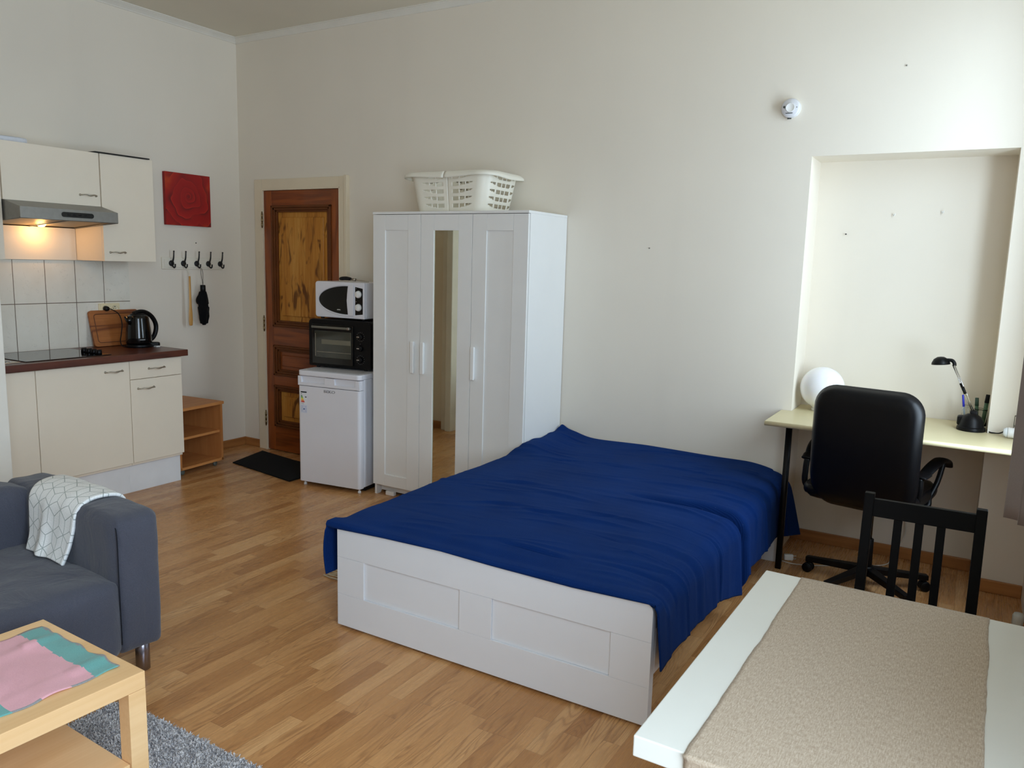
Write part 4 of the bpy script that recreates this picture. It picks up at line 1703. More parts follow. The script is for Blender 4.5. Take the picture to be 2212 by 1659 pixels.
def arm(y1):
    bm = nb()
    softbox(bm, -DEP, 0.0, y1 - AW, y1, SZ0, SZ1, 0.032, 0.010, 0.009, y1 * 3, 12)
    return bm


a1 = obj('armrest', arm(0.0), M_SOFA, sofa)
obj('armrest', arm(-LEN + AW), M_SOFA, sofa)
bm = nb()
softbox(bm, -DEP, -DEP + 0.24, -LEN + 0.15, -0.15, SZ0, SZ1 + 0.01, 0.06, 0.012, 0.007, 8.0, 9)
obj('backrest', bm, M_SOFA, sofa)
bm = nb()
softbox(bm, -DEP + 0.18, 0.010, -LEN + AW - 0.012, -AW + 0.012, SZ0, 0.412, 0.040, 0.016, 0.008, 4.0, 14)
obj('seat', bm, M_SOFA, sofa)
bm = nb()
tube(bm, smooth_path([(0.004, -AW + 0.006, 0.16), (0.006, -AW + 0.004, 0.40), (0.002, -AW + 0.006, 0.575), (-0.03, -AW + 0.012, 0.610), (-0.10, -AW + 0.012, 0.622), (-0.20, -AW + 0.012, 0.626)], 6), 0.0022, 6)
obj('seam', bm, M_SEAM, a1)
for (a, b) in ((-0.055, -0.06), (-0.055, -LEN + 0.06), (-DEP + 0.06, -0.06), (-DEP + 0.06, -LEN + 0.06)):
    bm = nb()
    cyl(bm, (a, b, 0.0), (a, b, SZ0 + 0.01), 0.026, seg=20, bev=0.002)
    obj('leg', bm, plain('chrome_leg', (150, 148, 160), 0.25, 1.0), sofa)

# throw on the arm: path across the arm in (y,z), strip along x


def throw_mat():
    m = Mat('white_throw_cube_pattern', rough=0.9, spec=0.1)
    u, v, _ = m.coord('UV')
    s = 10.0
    px, py = u * s, v * s
    sx_, sy_ = 1.0, 1.7320508

    def cell(ox, oy):
        qx = (px / sx_ + ox).fract() * sx_ - sx_ / 2
        qy = (py / sy_ + oy).fract() * sy_ - sy_ / 2
        return qx, qy, qx * qx + qy * qy
    ax, ay, ad = cell(100.0, 100.0)
    bx, by, bd_ = cell(100.5, 100.5)
    pick = ad < bd_
    qx = ax * pick + bx * (1.0 - pick)
    qy = ay * pick + by * (1.0 - pick)
    d = (qx.abs() * 0.5 + qy.abs() * 0.8660254).max(qx.abs())
    hexl = d > 0.482
    wln = 0.019
    l1 = (qx.abs() < wln) * (qy > 0.0)
    l2 = ((qx * 0.5 + qy * -0.8660254 * -1.0).abs() < wln) * (qx > 0.0) * (qy < 0.01)
    l3 = ((qx * -0.5 + qy * 0.8660254).abs() < wln) * (qx < 0.0) * (qy < 0.01)
    L = hexl.max(l1).max(l2).max(l3)
    n = m.noise(m.vec(u, v), 220.0, 2)
    base = m.ramp(n, [(0.3, srgb(222, 224, 224)), (0.7, srgb(240, 242, 242))])
    m.color(m.mix(L * 0.75, base, srgb(134, 146, 144)))
    m.bump(n, 0.3, 0.002)
    return m.mat


bm = nb()
path = smooth_path([(0.020, 0.0, 0.53), (0.018, 0, 0.59), (-0.004, 0, 0.648), (-0.07, 0, 0.664), (-0.14, 0, 0.657), (-0.184, 0, 0.62), (-0.200, 0, 0.54), (-0.214, 0, 0.48), (-0.240, 0, 0.425)], 8)


def thr(u, v):
    p = path[min(len(path) - 1, int(v * (len(path) - 1)))]
    f = v * (len(path) - 1)
    i = int(f)
    if i < len(path) - 1:
        p = path[i].lerp(path[i + 1], f - i)
    x0 = -0.74 + 0.20 * v
    x1 = -0.24 - 0.02 * v
    x = x0 + (x1 - x0) * u
    fold = 0.016 * v * math.exp(-((u - 0.40) / 0.10) ** 2) * (1 if v > 0.5 else 2 * v)
    wob = 0.004 * noise.noise(Vector((u * 5, v * 4, 1)))
    thick = 0.0
    e = 0.008 * (1 - abs(2 * u - 1) ** 6)
    return Vector((x, p.x - (wob * 0.5 + 0.004 + fold) * max(0, min(1, (v - 0.55) * 4)), p.z + wob + e * 0.6))


grid(bm, 60, 70, thr, uv=lambda u, v: (u * 0.42 + 0.2, v * 0.62))
o = obj('throw', bm, throw_mat())
md_ = o.modifiers.new('thick', 'SOLIDIFY')
md_.thickness = 0.012
md_.offset = 1
o.location = (2.718, -2.742, 0)
o.rotation_euler = (0, 0, A_S)
tag(o, 'folded white throw with grey cube line pattern hanging over the sofa arm', 'throw')

# ================================================================ COFFEE TABLE + CLOTH + RUG
ct = thing('coffee_table', 'light birch coffee table with a lower shelf in the lower left corner', 'coffee table', (3.135, -3.742, 0), R(-2.3))
cw, cl, chh = 0.27, 0.455, 0.45
bm = nb(); box(bm, -cw, cw, -cl, cl, chh - 0.05, chh, 0.0015)
obj('tabletop', bm, M_LACK, ct)
for (a, b) in ((-1, 1), (1, 1), (-1, -1), (1, -1)):
    bm = nb()
    x0, x1 = sorted((a * cw, a * (cw - 0.05)))
    y0, y1 = sorted((b * cl, b * (cl - 0.05)))
    box(bm, x0, x1, y0, y1, 0.008, chh - 0.0505, 0.001)
    obj('leg', bm, M_LACK, ct)
bm = nb(); box(bm, -cw + 0.006, cw - 0.006, -cl + 0.052, cl - 0.052, 0.176, 0.192, 0.001)
obj('shelf', bm, M_LACK, ct)
M_PINK = fabric('pink_cotton', (222, 168, 176), (212, 156, 166), 500)
M_TEAL = fabric('turquoise_cotton', (110, 168, 164), (96, 154, 150), 500)
M_GREYE = fabric('grey_hem', (150, 150, 150))
bm = nb()


def cloth_z(x, y):
    e = max(0, (x + 0.14) / 0.4)
    return chh + 0.0025 + 0.010 * max(0, noise.noise(Vector((x * 11, y * 9, 0)))) + 0.012 * max(0, noise.noise(Vector((x * 16 + 3, y * 3, 4)))) * (1 if y > 0.32 else 0.25)


def cl_fn(u, v):
    x = -0.255 + 0.42 * u
    y = 0.425 - 0.35 * v + 0.012 * noise.noise(Vector((u * 7, v, 3))) * (1 - v)
    x += 0.008 * noise.noise(Vector((v * 5, u, 9)))
    return Vector((x + 0.035, y, cloth_z(x, y)))


t = nb()
grid(t, 50, 70, cl_fn)
for f in t.faces:
    c = f.calc_center_median()
    v = (0.425 - c.y) / 0.35
    f.material_index = 1 if (v < 0.19 or v > 0.80) else 0
    if v > 0.985 or v < 0.012 or c.x < -0.215 or c.x > 0.196:
        f.material_index = 2
merge(bm, t)
o = obj('table_cloth', bm, [M_PINK, M_TEAL, M_GREYE], loc=ct.location)
o.rotation_euler = ct.rotation_euler
md_ = o.modifiers.new('thick', 'SOLIDIFY')
md_.thickness = 0.0018
md_.offset = 1
tag(o, 'crumpled pink and turquoise cloth spread on the coffee table', 'cloth')

# shaggy rug
def rug_mat():
    m = Mat('grey_shag', rough=0.95, spec=0.1)
    x, y, z = m.coord()
    v = m.vec(x, y, z)
    n = m.noise(v, 130, 3, 0.7)
    n2 = m.noise(v, 45, 2, 0.6)
    c = m.ramp(n * 0.6 + n2 * 0.4, [(0.33, srgb(146, 144, 146)), (0.5, srgb(196, 194, 196)), (0.64, srgb(236, 234, 234))])
    m.color(c)
    m.bump(n, 0.8, 0.01)
    return m.mat


rx0, rx1, ry0, ry1 = 2.80, 4.55, -5.3, -2.985
rg = thing('shaggy_rug', 'shaggy light grey rug under the coffee table', 'rug', ((rx0 + rx1) / 2, (ry0 + ry1) / 2, 0))
hx, hy = (rx1 - rx0) / 2, (ry1 - ry0) / 2
bm = nb(); box(bm, -hx, hx, -hy, hy, 0.0005, 0.004)
obj('rug_backing', bm, plain('rug_backing', (170, 170, 178), 0.95), rg)
bm = nb()
random.seed(3)
tt = nb()
for i in range(68000):
    # tufts: most of them in the part that lies open beside the table
    if i % 8:
        x = random.uniform(-hx, -hx + 1.25)
        y = hy - random.random() * 0.95
    else:
        x, y = random.uniform(-hx, hx), random.uniform(-hy, hy)
    a = random.uniform(0, 2 * PI)
    L = random.uniform(0.008, 0.013)
    ln = random.uniform(0.3, 1.5)
    wv = Vector((math.cos(a), math.sin(a), 0)) * 0.0022
    dv = Vector((math.cos(a + 1.57), math.sin(a + 1.57), 0)) * L * ln
    p = Vector((x, y, 0.003))
    v0, v1 = tt.verts.new(p - wv), tt.verts.new(p + wv)
    v2, v3 = tt.verts.new(p + wv + dv * 0.5 + Vector((0, 0, L * 0.8))), tt.verts.new(p - wv + dv * 0.5 + Vector((0, 0, L * 0.8)))
    v4 = tt.verts.new(p + dv + Vector((0, 0, L * 0.95)))
    tt.faces.new((v0, v1, v2, v3))
    tt.faces.new((v3, v2, v4))
merge(bm, tt)
o = obj('pile', bm, rug_mat(), rg)
o['kind'] = 'stuff'

# ================================================================ DINING TABLE + RUNNER + CHAIR
dt = thing('dining_table', 'white lacquered dining table in the lower right corner', 'dining table', (5.225, -2.795, 0), R(-0.9))
tw, tl, th_ = 0.375, 0.485, 0.74
bm = nb(); box(bm, -tw, tw, -tl, tl, th_ - 0.042, th_, 0.003, 3)
obj('tabletop', bm, M_WHITET, dt)
for (a, b) in ((-1, 1), (1, 1), (-1, -1), (1, -1)):
    bm = nb()
    x0, x1 = sorted((a * (tw - 0.10), a * (tw - 0.15)))
    y0, y1 = sorted((b * (tl - 0.10), b * (tl - 0.15)))
    box(bm, x0, x1, y0, y1, 0.0, th_ - 0.0425, 0.002)
    obj('leg', bm, M_WHITET, dt)


def linen():
    m = Mat('beige_linen_runner', rough=0.9, spec=0.12)
    u, v, _ = m.coord('UV')
    a = m.noise(m.vec(u * 460.0, v * 70.0), 1.0, 3, 0.75)
    b = m.noise(m.vec(u * 60.0, v * 520.0), 1.0, 3, 0.75)
    k = m.noise(m.vec(u, v), 4.0, 2)
    c = m.ramp(a * 0.65 + b * 0.35, [(0.36, srgb(152, 134, 112)), (0.5, srgb(174, 157, 136)), (0.64, srgb(196, 181, 162))])
    sl = m.noise(m.vec(u * 30.0, v * 220.0, 5.0), 1.0, 1).smooth(0.70, 0.76)
    c = m.mix(sl * 0.35, c, srgb(118, 92, 66))
    m.color(c)
    m.bump(a * 0.6 + b * 0.4, 0.12, 0.0005)
    m.b.inputs['Sheen Weight'].default_value = 0.15
    return m.mat


bm = nb()


def run(u, v):
    # v 0 far edge .. 1 hangs down at near end
    s = v * (0.982 + 0.14)
    wv_ = 0.005 * noise.noise(Vector((0, s * 6, 1 if u < 0.5 else 7))) + 0.0014 * noise.noise(Vector((0, s * 25, 2)))
    x = -0.2725 + 0.454 * u + wv_ * (1 if u < 0.5 else -1) * abs(2 * u - 1) - 0.004
    z = th_ + 0.0015 + 0.0008 * max(0, noise.noise(Vector((u * 5, s * 4, 0))))
    if s < 0.982:
        y = tl - 0.0 - s
        if s < 0.01:
            y = tl + 0.002
        return Vector((x, y - 0.002, z + (0.0)))
    q = s - 0.978
    return Vector((x, -tl - 0.004 - 0.004 * noise.noise(Vector((u * 7, 0, 0))), z - q))


grid(bm, 50, 110, run, uv=lambda u, v: (u * 0.45, v * 1.1))
o = obj('table_runner', bm, linen(), loc=dt.location)
o.rotation_euler = dt.rotation_euler
md_ = o.modifiers.new('thick', 'SOLIDIFY')
md_.thickness = 0.0015
md_.offset = 1
tag(o, 'beige woven linen runner laid along the white dining table', 'table runner')

# black dining chair, back towards the wall
sc = thing('dining_chair', 'black-stained wooden slat-back chair at the far end of the white table', 'chair', (5.222, -1.86, 0), R(0.5))
# local: seat toward -y, back posts at y=0
TH = 0.885


def post(x):
    bm = nb()
    t = nb()
    def ring(z, y, wx=0.015, wy=0.019):
        return [t.verts.new((x + sx * wx, y + sy * wy, z)) for sx, sy in ((-1, -1), (1, -1), (1, 1), (-1, 1))]
    R_ = [ring(0, 0.075), ring(0.42, 0.0), ring(0.50, 0.002), ring(TH, 0.062, 0.015, 0.014)]
    for a, b in zip(R_, R_[1:]):
        for i in range(4):
            t.faces.new((a[i], a[(i + 1) % 4], b[(i + 1) % 4], b[i]))
    t.faces.new(R_[0]); t.faces.new(R_[-1])
    bmesh.ops.recalc_face_normals(t, faces=t.faces)
    bmesh.ops.bevel(t, geom=list(t.edges), offset=0.0025, segments=2, profile=0.5, affect='EDGES')
    merge(bm, t)
    return bm


def yb(z):
    return 0.002 + (z - 0.5) / (TH - 0.5) * 0.060


PXX = 0.158
for s in (-1, 1):
    obj('rear_leg', post(s * PXX), M_CHAIRB, sc)
    bm = nb(); box(bm, s * (PXX + 0.012) - 0.019, s * (PXX + 0.012) + 0.019, -0.40, -0.36, 0.0, 0.43, 0.003)
    obj('front_leg', bm, M_CHAIRB, sc)
t = nb()


def slatbox(bm, x0, x1, z0, z1, th=0.010):
    t = nb()
    vs = []
    for z in (z0, z1):
        for x, y in ((x0, -th), (x1, -th), (x1, th), (x0, th)):
            vs.append(t.verts.new((x, yb(z) + y, z)))
    for f in ((0, 1, 2, 3), (4, 5, 6, 7), (0, 1, 5, 4), (1, 2, 6, 5), (2, 3, 7, 6), (3, 0, 4, 7)):
        t.faces.new([vs[i] for i in f])
    bmesh.ops.recalc_face_normals(t, faces=t.faces)
    bmesh.ops.bevel(t, geom=list(t.edges), offset=0.002, segments=2, profile=0.5, affect='EDGES')
    merge(bm, t)
    return bm


obj('top_rail', slatbox(nb(), -PXX + 0.012, PXX - 0.012, 0.812, 0.868), M_CHAIRB, sc)
obj('lower_rail', slatbox(nb(), -PXX + 0.012, PXX - 0.012, 0.50, 0.53), M_CHAIRB, sc)
for x in (-0.073, -0.012, 0.049):
    obj('slat', slatbox(nb(), x - 0.0125 + 0.005, x + 0.0125 + 0.005, 0.529, 0.813, 0.006), M_CHAIRB, sc)
bm = nb(); box(bm, -0.20, 0.20, -0.41, 0.02, 0.432, 0.450, 0.004)
obj('seat', bm, M_CHAIRB, sc)
bm = nb()
for s in (-1, 1):
    box(bm, s * 0.165 - 0.008, s * 0.165 + 0.008, -0.37, 0.0, 0.38, 0.431)
box(bm, -0.16, 0.16, -0.39, -0.372, 0.38, 0.431)
obj('seat_frame', bm, M_CHAIRB, sc)

# ================================================================ DESK
DZk = 0.8187
dk = thing('desk', 'pale yellow desk top on black legs fitted into the wall recess', 'desk', (4.9, 0.0, 0))
bm = nb()
out = [(4.405, -0.40), (5.60, -0.40), (5.60, -0.004), (AX1 - 0.003, -0.004), (AX1 - 0.003, AD - 0.003), (AX0 + 0.003, AD - 0.003), (AX0 + 0.003, -0.004), (4.405, -0.004)]
prism(bm, [(a - 4.9, b) for a, b in out], DZk - 0.024, DZk, 'z', 0.0)
obj('desktop', bm, M_DESK, dk)
bm = nb()
tube(bm, [(4.405 - 4.9, -0.40, DZk - 0.012), (5.60 - 4.9, -0.40, DZk - 0.012)], 0.012, 12)
obj('front_edge', bm, M_DESK, dk)
for x in (4.508,):
    for y in (-0.285,):
        bm = nb()
        cyl(bm, (x - 4.9, y, 0.0), (x - 4.9, y, DZk - 0.0245), 0.020, seg=4)
        bm.transform(Matrix.Translation((x - 4.9, y, 0)) @ Matrix.Rotation(R(45), 4, 'Z') @ Matrix.Translation((-(x - 4.9), -y, 0)))
        obj('leg', bm, M_BLACK, dk)
# globe lamp
gl = thing('globe_lamp', 'white opal glass globe lamp on the left end of the desk', 'lamp', (4.592, 0.115, DZk))
bm = nb()
gr = 0.118
lathe(bm, [(0, gr * 2 + 0.012)] + [(gr * math.sin(R(a)), 0.012 + gr + gr * math.cos(R(a))) for a in range(6, 160, 7)] + [(0.045, 0.012)], 40)
obj('globe', bm, M_OPAL, gl, smooth=True)
bm = nb(); cyl(bm, (0, 0, 0), (0, 0, 0.016), 0.05, 0.047, 28, bev=0.003)
obj('base', bm, M_WHITEP, gl)
# desk lamp
dl = thing('desk_lamp', 'black desk lamp with domed shade, two thin rods and a domed base', 'lamp', (5.33, 0.02, DZk), R(0))
bm = nb()
lathe(bm, [(0, 0), (0.064, 0), (0.066, 0.006), (0.064, 0.017), (0.057, 0.021), (0.056, 0.028), (0.052, 0.052), (0.041, 0.071), (0.022, 0.083), (0, 0.086)], 36)
box(bm, -0.012, 0.022, -0.004, 0.036, 0.062, 0.100, 0.005)
box(bm, -0.066, -0.030, -0.01, 0.05, 0.02, 0.068, 0.010)
obj('base', bm, M_BLACK, dl, angle=45)
bm = nb()
for s in (-0.008, 0.008):
    cyl(bm, (0.006 + s * 0.6, 0.016 - s, 0.085), (-0.108 + s * 0.6, 0.04 - s, 0.320), 0.0028, seg=8)
obj('rods', bm, M_CHROME, dl)
bm = nb()
for s in (-0.008, 0.008):
    cyl(bm, (-0.046 + s * .6, 0.027 - s, 0.188 - s), (-0.062 + s * .6, 0.030 - s, 0.222 - s), 0.0075, seg=10)
obj('rod_sleeve', bm, M_BLACK, dl)
bm = nb()
lathe(bm, [(0.0, 0.040), (0.016, 0.038), (0.032, 0.028), (0.042, 0.010), (0.044, 0.0), (0.040, 0.0), (0.030, 0.022), (0.0, 0.032)], 28, Matrix.Translation((-0.166, 0.045, 0.318)) @ Matrix.Rotation(R(-6), 4, 'Y'))
tube(bm, smooth_path([(-0.145, 0.045, 0.342), (-0.118, 0.043, 0.342), (-0.106, 0.040, 0.330), (-0.104, 0.040, 0.316)], 5), 0.009, 10)
sh_ = obj('shade', bm, M_BLACK, dl, smooth=True)
bm = nb()
lathe(bm, [(0, -0.006), (0.010, -0.003), (0.012, 0.008), (0, 0.012)], 14, Matrix.Translation((-0.166, 0.045, 0.320)))
obj('bulb', bm, M_WHITEP, dl)
bm = nb()
tube(bm, smooth_path([(0.070, 0.01, 0.008), (0.085, 0.0, 0.012), (0.082, -0.022, 0.0045), (0.10, -0.035, 0.005), (0.120, -0.07, 0.012), (0.137, -0.10, 0.0265)], 6), 0.0032, 8)
obj('cable', bm, M_BLACK, dl)

# pen holders and pens
gj = thing('glass_pen_jar', 'clear glass jar holding pens behind the desk lamp', 'jar', (5.366, 0.150, DZk))
bm = nb()
lathe(bm, [(0, 0.002), (0.030, 0.002), (0.033, 0.008), (0.033, 0.075), (0.030, 0.086), (0.031, 0.095), (0.0295, 0.095), (0.0285, 0.086), (0.0312, 0.075), (0.031, 0.008), (0, 0.006)], 28, cap=False)
obj('jar', bm, M_GLASS, gj)
gj2 = thing('glass_bottle', 'small clear glass bottle left of the pen jar behind the desk lamp', 'bottle', (5.305, 0.15, DZk))
bm = nb()
lathe(bm, [(0, 0.002), (0.024, 0.002), (0.026, 0.008), (0.026, 0.075), (0.018, 0.09), (0.016, 0.108), (0.018, 0.110), (0.0145, 0.108), (0.0165, 0.09), (0.0245, 0.075), (0.0245, 0.008), (0, 0.006)], 24, cap=False)
obj('bottle', bm, M_GLASS, gj2)


def pen(name, label, base, tip, r, body_m, cap_m, capf=0.3):
    base, tip = Vector(base), Vector(tip)
    t = thing(name, label, 'pen', base)
    d = tip - base
    bm = nb()
    cyl(bm, (0, 0, 0), d * (1 - capf), r, seg=12)
    obj('barrel', bm, body_m, t)
    bm = nb()
    cyl(bm, d * (1 - capf), d, r * 1.12, r * 1.0, 12, bev=0.001)
    obj('cap', bm, cap_m, t)
    return t


m_green = plain('green_marker', (70, 104, 74), 0.4, var=0.3, scale=120)
m_dg = plain('dark_green', (40, 70, 54), 0.4)
m_blue = plain('blue_pen', (40, 50, 190), 0.35)
pen('marker', 'green marker with a black cap standing in the glass jar', (5.380, 0.145, DZk + 0.011), (5.390, 0.150, DZk + 0.172), 0.0095, m_green, M_BLACK, 0.27)
pen('marker', 'dark green marker with a pale cap, left of the black-capped one', (5.352, 0.155, DZk + 0.010), (5.342, 0.158, DZk + 0.150), 0.0085, m_green, m_dg, 0.3)
pen('ballpoint_pen', 'pen with a blue cap leaning left in the small bottle by the desk lamp', (5.300, 0.150, DZk + 0.012), (5.278, 0.148, DZk + 0.160), 0.005, plain('clear_barrel', (170, 180, 190), 0.2), m_blue, 0.42)

# white plug lying on the desk
pa = thing('plug_adapter', 'white round plug lying on the right end of the desk beside the curtain', 'plug', (5.492, -0.085, DZk + 0.0265))
bm = nb()
cyl(bm, (-0.008, 0, 0), (0.022, 0, 0), 0.026, 0.025, 28, bev=0.003)
obj('adapter_body', bm, M_WHITEP, pa)
bm = nb()
cyl(bm, (-0.026, 0, 0), (-0.009, 0, 0), 0.018, 0.025, 20, bev=0.002)
obj('plug_body', bm, plain('translucent_white', (214, 218, 220), 0.3), pa)
bm = nb()
for q_ in (-0.009, 0.009):
    cyl(bm, (0.022, q_, 0), (0.040, q_, 0), 0.0024, seg=8)
obj('pin', bm, M_STEEL, pa)
# wire holder behind the curtain
wh_ = thing('wire_holder', 'small wire holder on the desk, half behind the grey curtain', 'holder', (5.548, -0.05, DZk))
bm = nb()
for z in (0.002, 0.055, 0.105):
    tube(bm, [(0.04 * math.cos(2 * PI * k / 24), 0.04 * math.sin(2 * PI * k / 24), z + 0.001) for k in range(24)], 0.0014, 6, closed=True)
for k in range(10):
    a = 2 * PI * k / 10
    cyl(bm, (0.04 * math.cos(a), 0.04 * math.sin(a), 0.002), (0.04 * math.cos(a), 0.04 * math.sin(a), 0.106), 0.0012, seg=6)
obj('wire_frame', bm, plain('dark_wire', (60, 60, 62), 0.3, 0.8), wh_)

# ================================================================ OFFICE CHAIR
oc = thing('office_chair', 'black leather office chair with armrests in front of the desk', 'office chair', (4.94, -0.295, 0), R(-11))
# local: +y = facing the desk
bm = nb()


def shell(front, u, v):
    """padded back: rounded rectangle outline, thick, gently curved"""
    pass


def pad(bm, outline_fn, th, curve):
    pass


def backrest_bm():
    bm = nb()
    hwid, z0, z1, r = 0.248, 0.470, 1.062, 0.085
    NUu, NVv = 48, 64
    rows = []
    # build as a lofted superellipse block
    t = nb()
    for side in (-1, 1):
        pass
    import itertools
    N = 28
    pts = {}

    def P(i, j, k):
        # i,j in -1..1 grid on the face, k = -1 rear / 1 front
        x, zf = i, j
        # rounded-rect mapping
        X_, Z_ = x * hwid, zf * (z1 - z0) / 2
        rr = 0.105
        qx = max(-hwid + rr, min(hwid - rr, X_))
        qz = max(-(z1 - z0) / 2 + rr, min((z1 - z0) / 2 - rr, Z_))
        dx, dz = X_ - qx, Z_ - qz
        m_ = max(abs(dx), abs(dz))
        l_ = math.hypot(dx, dz)
        if l_ > 1e-6:
            X_ = qx + dx / l_ * m_
            Z_ = qz + dz / l_ * m_
        return X_, Z_
    grid_v = []
    n1 = 26
    for k in (-1, 1):
        G = []
        for a in range(n1 + 1):
            row = []
            for b in range(n1 + 1):
                i = -1 + 2 * a / n1
                j = -1 + 2 * b / n1
                X_, Z_ = P(i, j, k)
                edge = max(abs(i), abs(j))
                th = 0.052 * (1 - max(0, (edge - 0.80) / 0.20) ** 2.2)
                zz = (z0 + z1) / 2 + Z_
                y = -0.272 - 0.06 * (zz - 0.5) + 0.02 * ((zz - 0.72) / 0.3) ** 2
                wid = 1.0 + 0.0 * zz
                # lower part narrows a touch
                X2 = X_ * (1 - 0.08 * max(0, (0.62 - zz) / 0.15))
                row.append(t.verts.new((X2 + 0.022, y + k * th + (0.006 * math.sin(zz * 60) if (k > 0 and edge < 0.8) else 0), zz)))
            G.append(row)
        grid_v.append(G)
        for a in range(n1):
            for b in range(n1):
                f = (G[a][b], G[a + 1][b], G[a + 1][b + 1], G[a][b + 1])
                t.faces.new(f)
    bmesh.ops.remove_doubles(t, verts=t.verts, dist=0.0006)
    bmesh.ops.recalc_face_normals(t, faces=t.faces)
    for f in t.faces:
        f.smooth = True
    merge(bm, t)
    return bm


bk = obj('backrest', backrest_bm(), M_LEATHER, oc)
bm = nb()
softbox(bm, -0.27, 0.23, -0.235, 0.265, 0.475, 0.555, 0.04, 0.015, 0.0, 0, 7)
obj('seat', bm, M_LEATHER, oc)
bm = nb(); box(bm, -0.10, 0.10, -0.10, 0.14, 0.450, 0.474, 0.006)
obj('seat_plate', bm, M_BLACK, oc)
for s in (-1, 1):
    bm = nb()
    ox = -0.038
    top_p = smooth_path([(ox + s * 0.268, -0.110, 0.640), (ox + s * 0.274, -0.05, 0.650), (ox + s * 0.288, 0.03, 0.682), (ox + s * 0.300, 0.12, 0.698), (ox + s * 0.306, 0.195, 0.680), (ox + s * 0.308, 0.235, 0.645)], 7)
    n = len(top_p)
    rr = [0.023 + 0.010 * math.sin(PI * i / (n - 1)) + (0.006 if i < 8 else 0) for i in range(n)]
    tube(bm, top_p, rr, 12, flat=(1.0, 0.30))
    ar = obj('armrest', bm, M_BLACK, oc)
    bm = nb()
    tube(bm, smooth_path([(ox + s * 0.270, -0.10, 0.635), (ox + s * 0.272, -0.105, 0.58), (ox + s * 0.266, -0.10, 0.50), (s * 0.23, -0.08, 0.466), (s * 0.10, -0.06, 0.462)], 6), 0.015, 10, flat=(1.0, 1.0))
    tube(bm, smooth_path([(ox + s * 0.300, 0.175, 0.675), (ox + s * 0.290, 0.140, 0.58), (ox + s * 0.274, 0.09, 0.51), (s * 0.23, 0.05, 0.466), (s * 0.10, 0.03, 0.462)], 6), 0.013, 10)
    obj('arm_bracket', bm, M_BLACK, oc)
bm = nb()
cyl(bm, (0, 0, 0.23), (0, 0, 0.45), 0.014, seg=16)
obj('gas_lift', bm, plain('dark_chrome', (70, 66, 58), 0.2, 1.0), oc)
bm = nb()
cyl(bm, (0, 0, 0.09), (0, 0, 0.26), 0.027, 0.024, 18, bev=0.002)
obj('column_sleeve', bm, M_BLACK, oc)
bm = nb()
cyl(bm, (0, 0, 0.07), (0, 0, 0.118), 0.045, 0.036, 20, bev=0.003)
hub = obj('base_hub', bm, M_BLACK, oc)
for k in range(5):
    a = R(180 + 72 * k)
    ca, sa = math.cos(a), math.sin(a)
    bm = nb()
    t = nb()
    vs = []
    for (d, wdt, zt, zb) in ((0.03, 0.024, 0.112, 0.076), (0.305, 0.017, 0.085, 0.057)):
        for sgn, z in ((-1, zb), (1, zb), (1, zt), (-1, zt)):
            vs.append(t.verts.new((ca * d - sa * wdt * sgn, sa * d + ca * wdt * sgn, z)))
    for f in ((0, 1, 2, 3), (4, 5, 6, 7), (0, 1, 5, 4), (1, 2, 6, 5), (2, 3, 7, 6), (3, 0, 4, 7)):
        t.faces.new([vs[i] for i in f])
    bmesh.ops.recalc_face_normals(t, faces=t.faces)
    bmesh.ops.bevel(t, geom=list(t.edges), offset=0.004, segments=2, profile=0.5, affect='EDGES')
    merge(bm, t)
    obj('base_arm', bm, M_BLACK, oc)
    bm = nb()
    cx_, cy_ = ca * 0.292, sa * 0.292
    for sgn in (-1, 1):
        p0 = Vector((cx_ - sa * 0.006 * sgn, cy_ + ca * 0.006 * sgn, 0.0265))
        p1 = Vector((cx_ - sa * 0.024 * sgn, cy_ + ca * 0.024 * sgn, 0.0265))
        cyl(bm, p0, p1, 0.026, seg=20, bev=0.003)
    cyl(bm, (cx_, cy_, 0.03), (cx_, cy_, 0.062), 0.009, seg=10)
    obj('castor', bm, M_BLACK, oc)

# ================================================================ CURTAIN, DETECTOR, SMALL THINGS
bm = nb()


def curt(u, v):
    y = -0.975 - 0.40 * u
    z = 0.655 + 2.30 * v
    x = 5.492 + 0.115 * min(1, u * 1.6) ** 0.8 + 0.021 * math.sin(u * 2 * PI * 5.0 - 1.5) + 0.003 * noise.noise(Vector((u * 6, z * 1.2, 0)))
    y += 0.012 * math.sin(u * 2 * PI * 5.0 + 0.3)
    return Vector((x, y, z))


grid(bm, 110, 40, curt)
cr = thing('curtain', 'grey pleated curtain hanging at the right edge of the photo', 'curtain', (5.50, -0.95, 2.965))
bm.transform(Matrix.Translation((-5.50, 0.95, -2.965)))
o = obj('cloth', bm, M_CURT, cr)
md_ = o.modifiers.new('thick', 'SOLIDIFY')
md_.thickness = 0.003
bm = nb(); cyl(bm, (0.04, 0.8, 0), (0.04, -0.85, 0), 0.012, seg=14)
obj('rail', bm, M_WHITEP, cr)
bm = nb()
for y in (0.6, -0.7):
    cyl(bm, (0.04, y, 0), (XR - 5.50, y, 0), 0.008, seg=10)
obj('bracket', bm, M_WHITEP, cr)

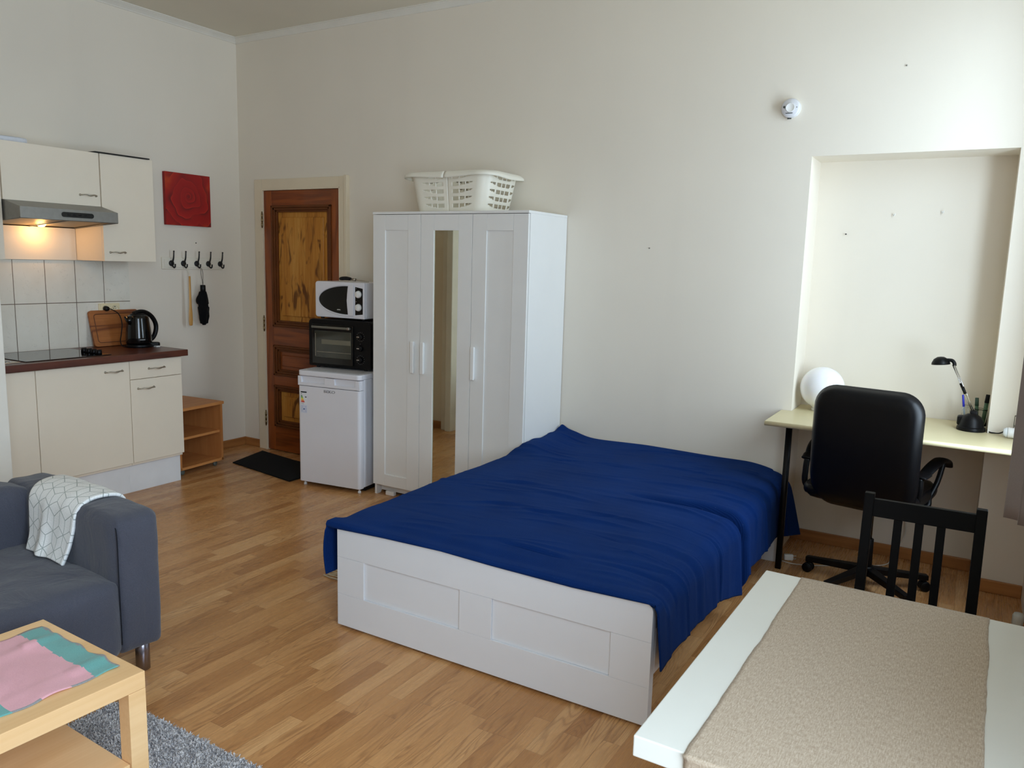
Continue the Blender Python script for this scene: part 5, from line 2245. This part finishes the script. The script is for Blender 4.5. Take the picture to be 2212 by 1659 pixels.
sd = thing('smoke_detector', 'round white smoke detector high on the back wall', 'smoke detector', (4.333, 0, 2.453))
RX = Matrix.Rotation(R(90), 4, 'X')
bm = nb(); lathe(bm, [(0, 0), (0.050, 0), (0.050, 0.010), (0, 0.010)], 36, RX)
obj('mount', bm, M_WHITEP, sd)
bm = nb(); lathe(bm, [(0.044, 0.010), (0.050, 0.014), (0.049, 0.028), (0.042, 0.036), (0, 0.038)], 36, RX)
hd = obj('housing', bm, plain('grey_white_plastic', (214, 214, 218), 0.4), sd)
bm = nb(); lathe(bm, [(0.0, 0.0378), (0.0225, 0.0378), (0.024, 0.0395), (0.0215, 0.0395), (0.020, 0.0385), (0, 0.0388)], 28, RX)
obj('test_button', bm, M_WHITEP, sd)
bm = nb()
M_DMK = plain('dark_marks', (60, 62, 58), 0.5)
cyl(bm, (-0.030, -0.0375, 0.004), (-0.030, -0.0395, 0.004), 0.006, seg=14)
obj('alarm_vent', bm, M_DMK, sd)
bm = nb(); cyl(bm, (0.034, -0.0365, 0.0), (0.034, -0.0385, 0.0), 0.0022, seg=10)
obj('indicator_light', bm, M_DMK, sd)
bm = nb()
box(bm, -0.022, -0.004, -0.0390, -0.0372, -0.030, -0.0265)
box(bm, -0.0045, 0.014, -0.0390, -0.0372, -0.0305, -0.027)
obj('lettering', bm, M_DMK, sd)
bm = nb(); box(bm, -0.016, 0.004, -0.016, -0.008, -0.0545, -0.049)
obj('latch', bm, M_DMK, sd)

# screws left in the wall
M_SCREW = plain('screw_metal', (150, 148, 140), 0.35, 0.9)


def screw(name, label, loc, m, L=0.014, hook=False):
    t = thing(name, label, 'screw' if not hook else 'hook', loc)
    bm = nb()
    cyl(bm, (0, 0, 0), (0, -L, 0), 0.0025, seg=10)
    cyl(bm, (0, -L, 0), (0, -L - 0.002, 0), 0.0042, 0.0035, 12)
    if hook:
        tube(bm, smooth_path([(0, -L, 0), (0.004, -L - 0.006, -0.006), (0.008, -L - 0.008, -0.002), (0.009, -L - 0.006, 0.006)], 4), 0.0022, 6)
    obj('screw_shaft' if not hook else 'hook_wire', bm, m, t)


screw('wall_screw', 'dark screw in the recess wall, lower left of the three', (4.623, AD, 1.804), plain('dark_screw', (50, 48, 46), 0.4))
screw('wall_hook', 'small white hook in the recess wall, middle of the three', (4.854, AD, 1.909), M_WHITEP, 0.008, True)
screw('wall_hook', 'small white hook in the recess wall, rightmost of the three', (5.086, AD, 1.922), M_WHITEP, 0.008, True)
screw('wall_screw', 'small screw high on the back wall, upper right of the smoke detector', (4.875, 0, 2.621), M_SCREW, 0.006)
screw('wall_screw', 'tiny screw in the bare back wall above the bed', (3.568, 0, 1.705), plain('dark_screw2', (110, 104, 98), 0.4), 0.002)

# cable on the floor and hanging down the recess
bm = nb()
tube(bm, smooth_path([(4.50, -0.17, 0.004), (4.56, -0.185, 0.004), (4.66, -0.15, 0.004), (4.80, -0.06, 0.004), (4.93, 0.03, 0.004), (5.0, 0.10, 0.004), (5.02, 0.17, 0.012), (5.045, 0.235, 0.075), (5.075, 0.255, 0.15), (5.065, 0.262, 0.25), (5.03, 0.262, 0.45), (5.02, 0.262, 0.78)], 8), 0.003, 8)
tag(obj('extension_cable', bm, M_CORD), 'thin white cable running along the floor and up the recess wall', 'cable')
fp = thing('floor_plug', 'white two-pin plug lying on the floor by the desk leg', 'plug', (4.535, -0.13, 0.0), R(20))
bm = nb(); box(bm, -0.03, 0.02, -0.012, 0.012, 0.001, 0.035, 0.006)
obj('plug_body', bm, M_WHITEP, fp)
bm = nb()
for s in (0.009, 0.026):
    cyl(bm, (0.018, 0, s), (0.036, 0, s + 0.002), 0.0022, seg=8)
obj('pin', bm, M_CORD, fp)
rv = thing('radiator_foot', 'small rounded white fitting low on the right wall beyond the dining table', 'fitting', (5.603, -0.385, 0.0))
bm = nb()
lathe(bm, [(0, 0.0), (0.020, 0.0), (0.024, 0.012), (0.024, 0.05), (0.018, 0.062), (0, 0.066)], 18)
obj('fitting_body', bm, plain('grey_white', (206, 208, 200), 0.4), rv)
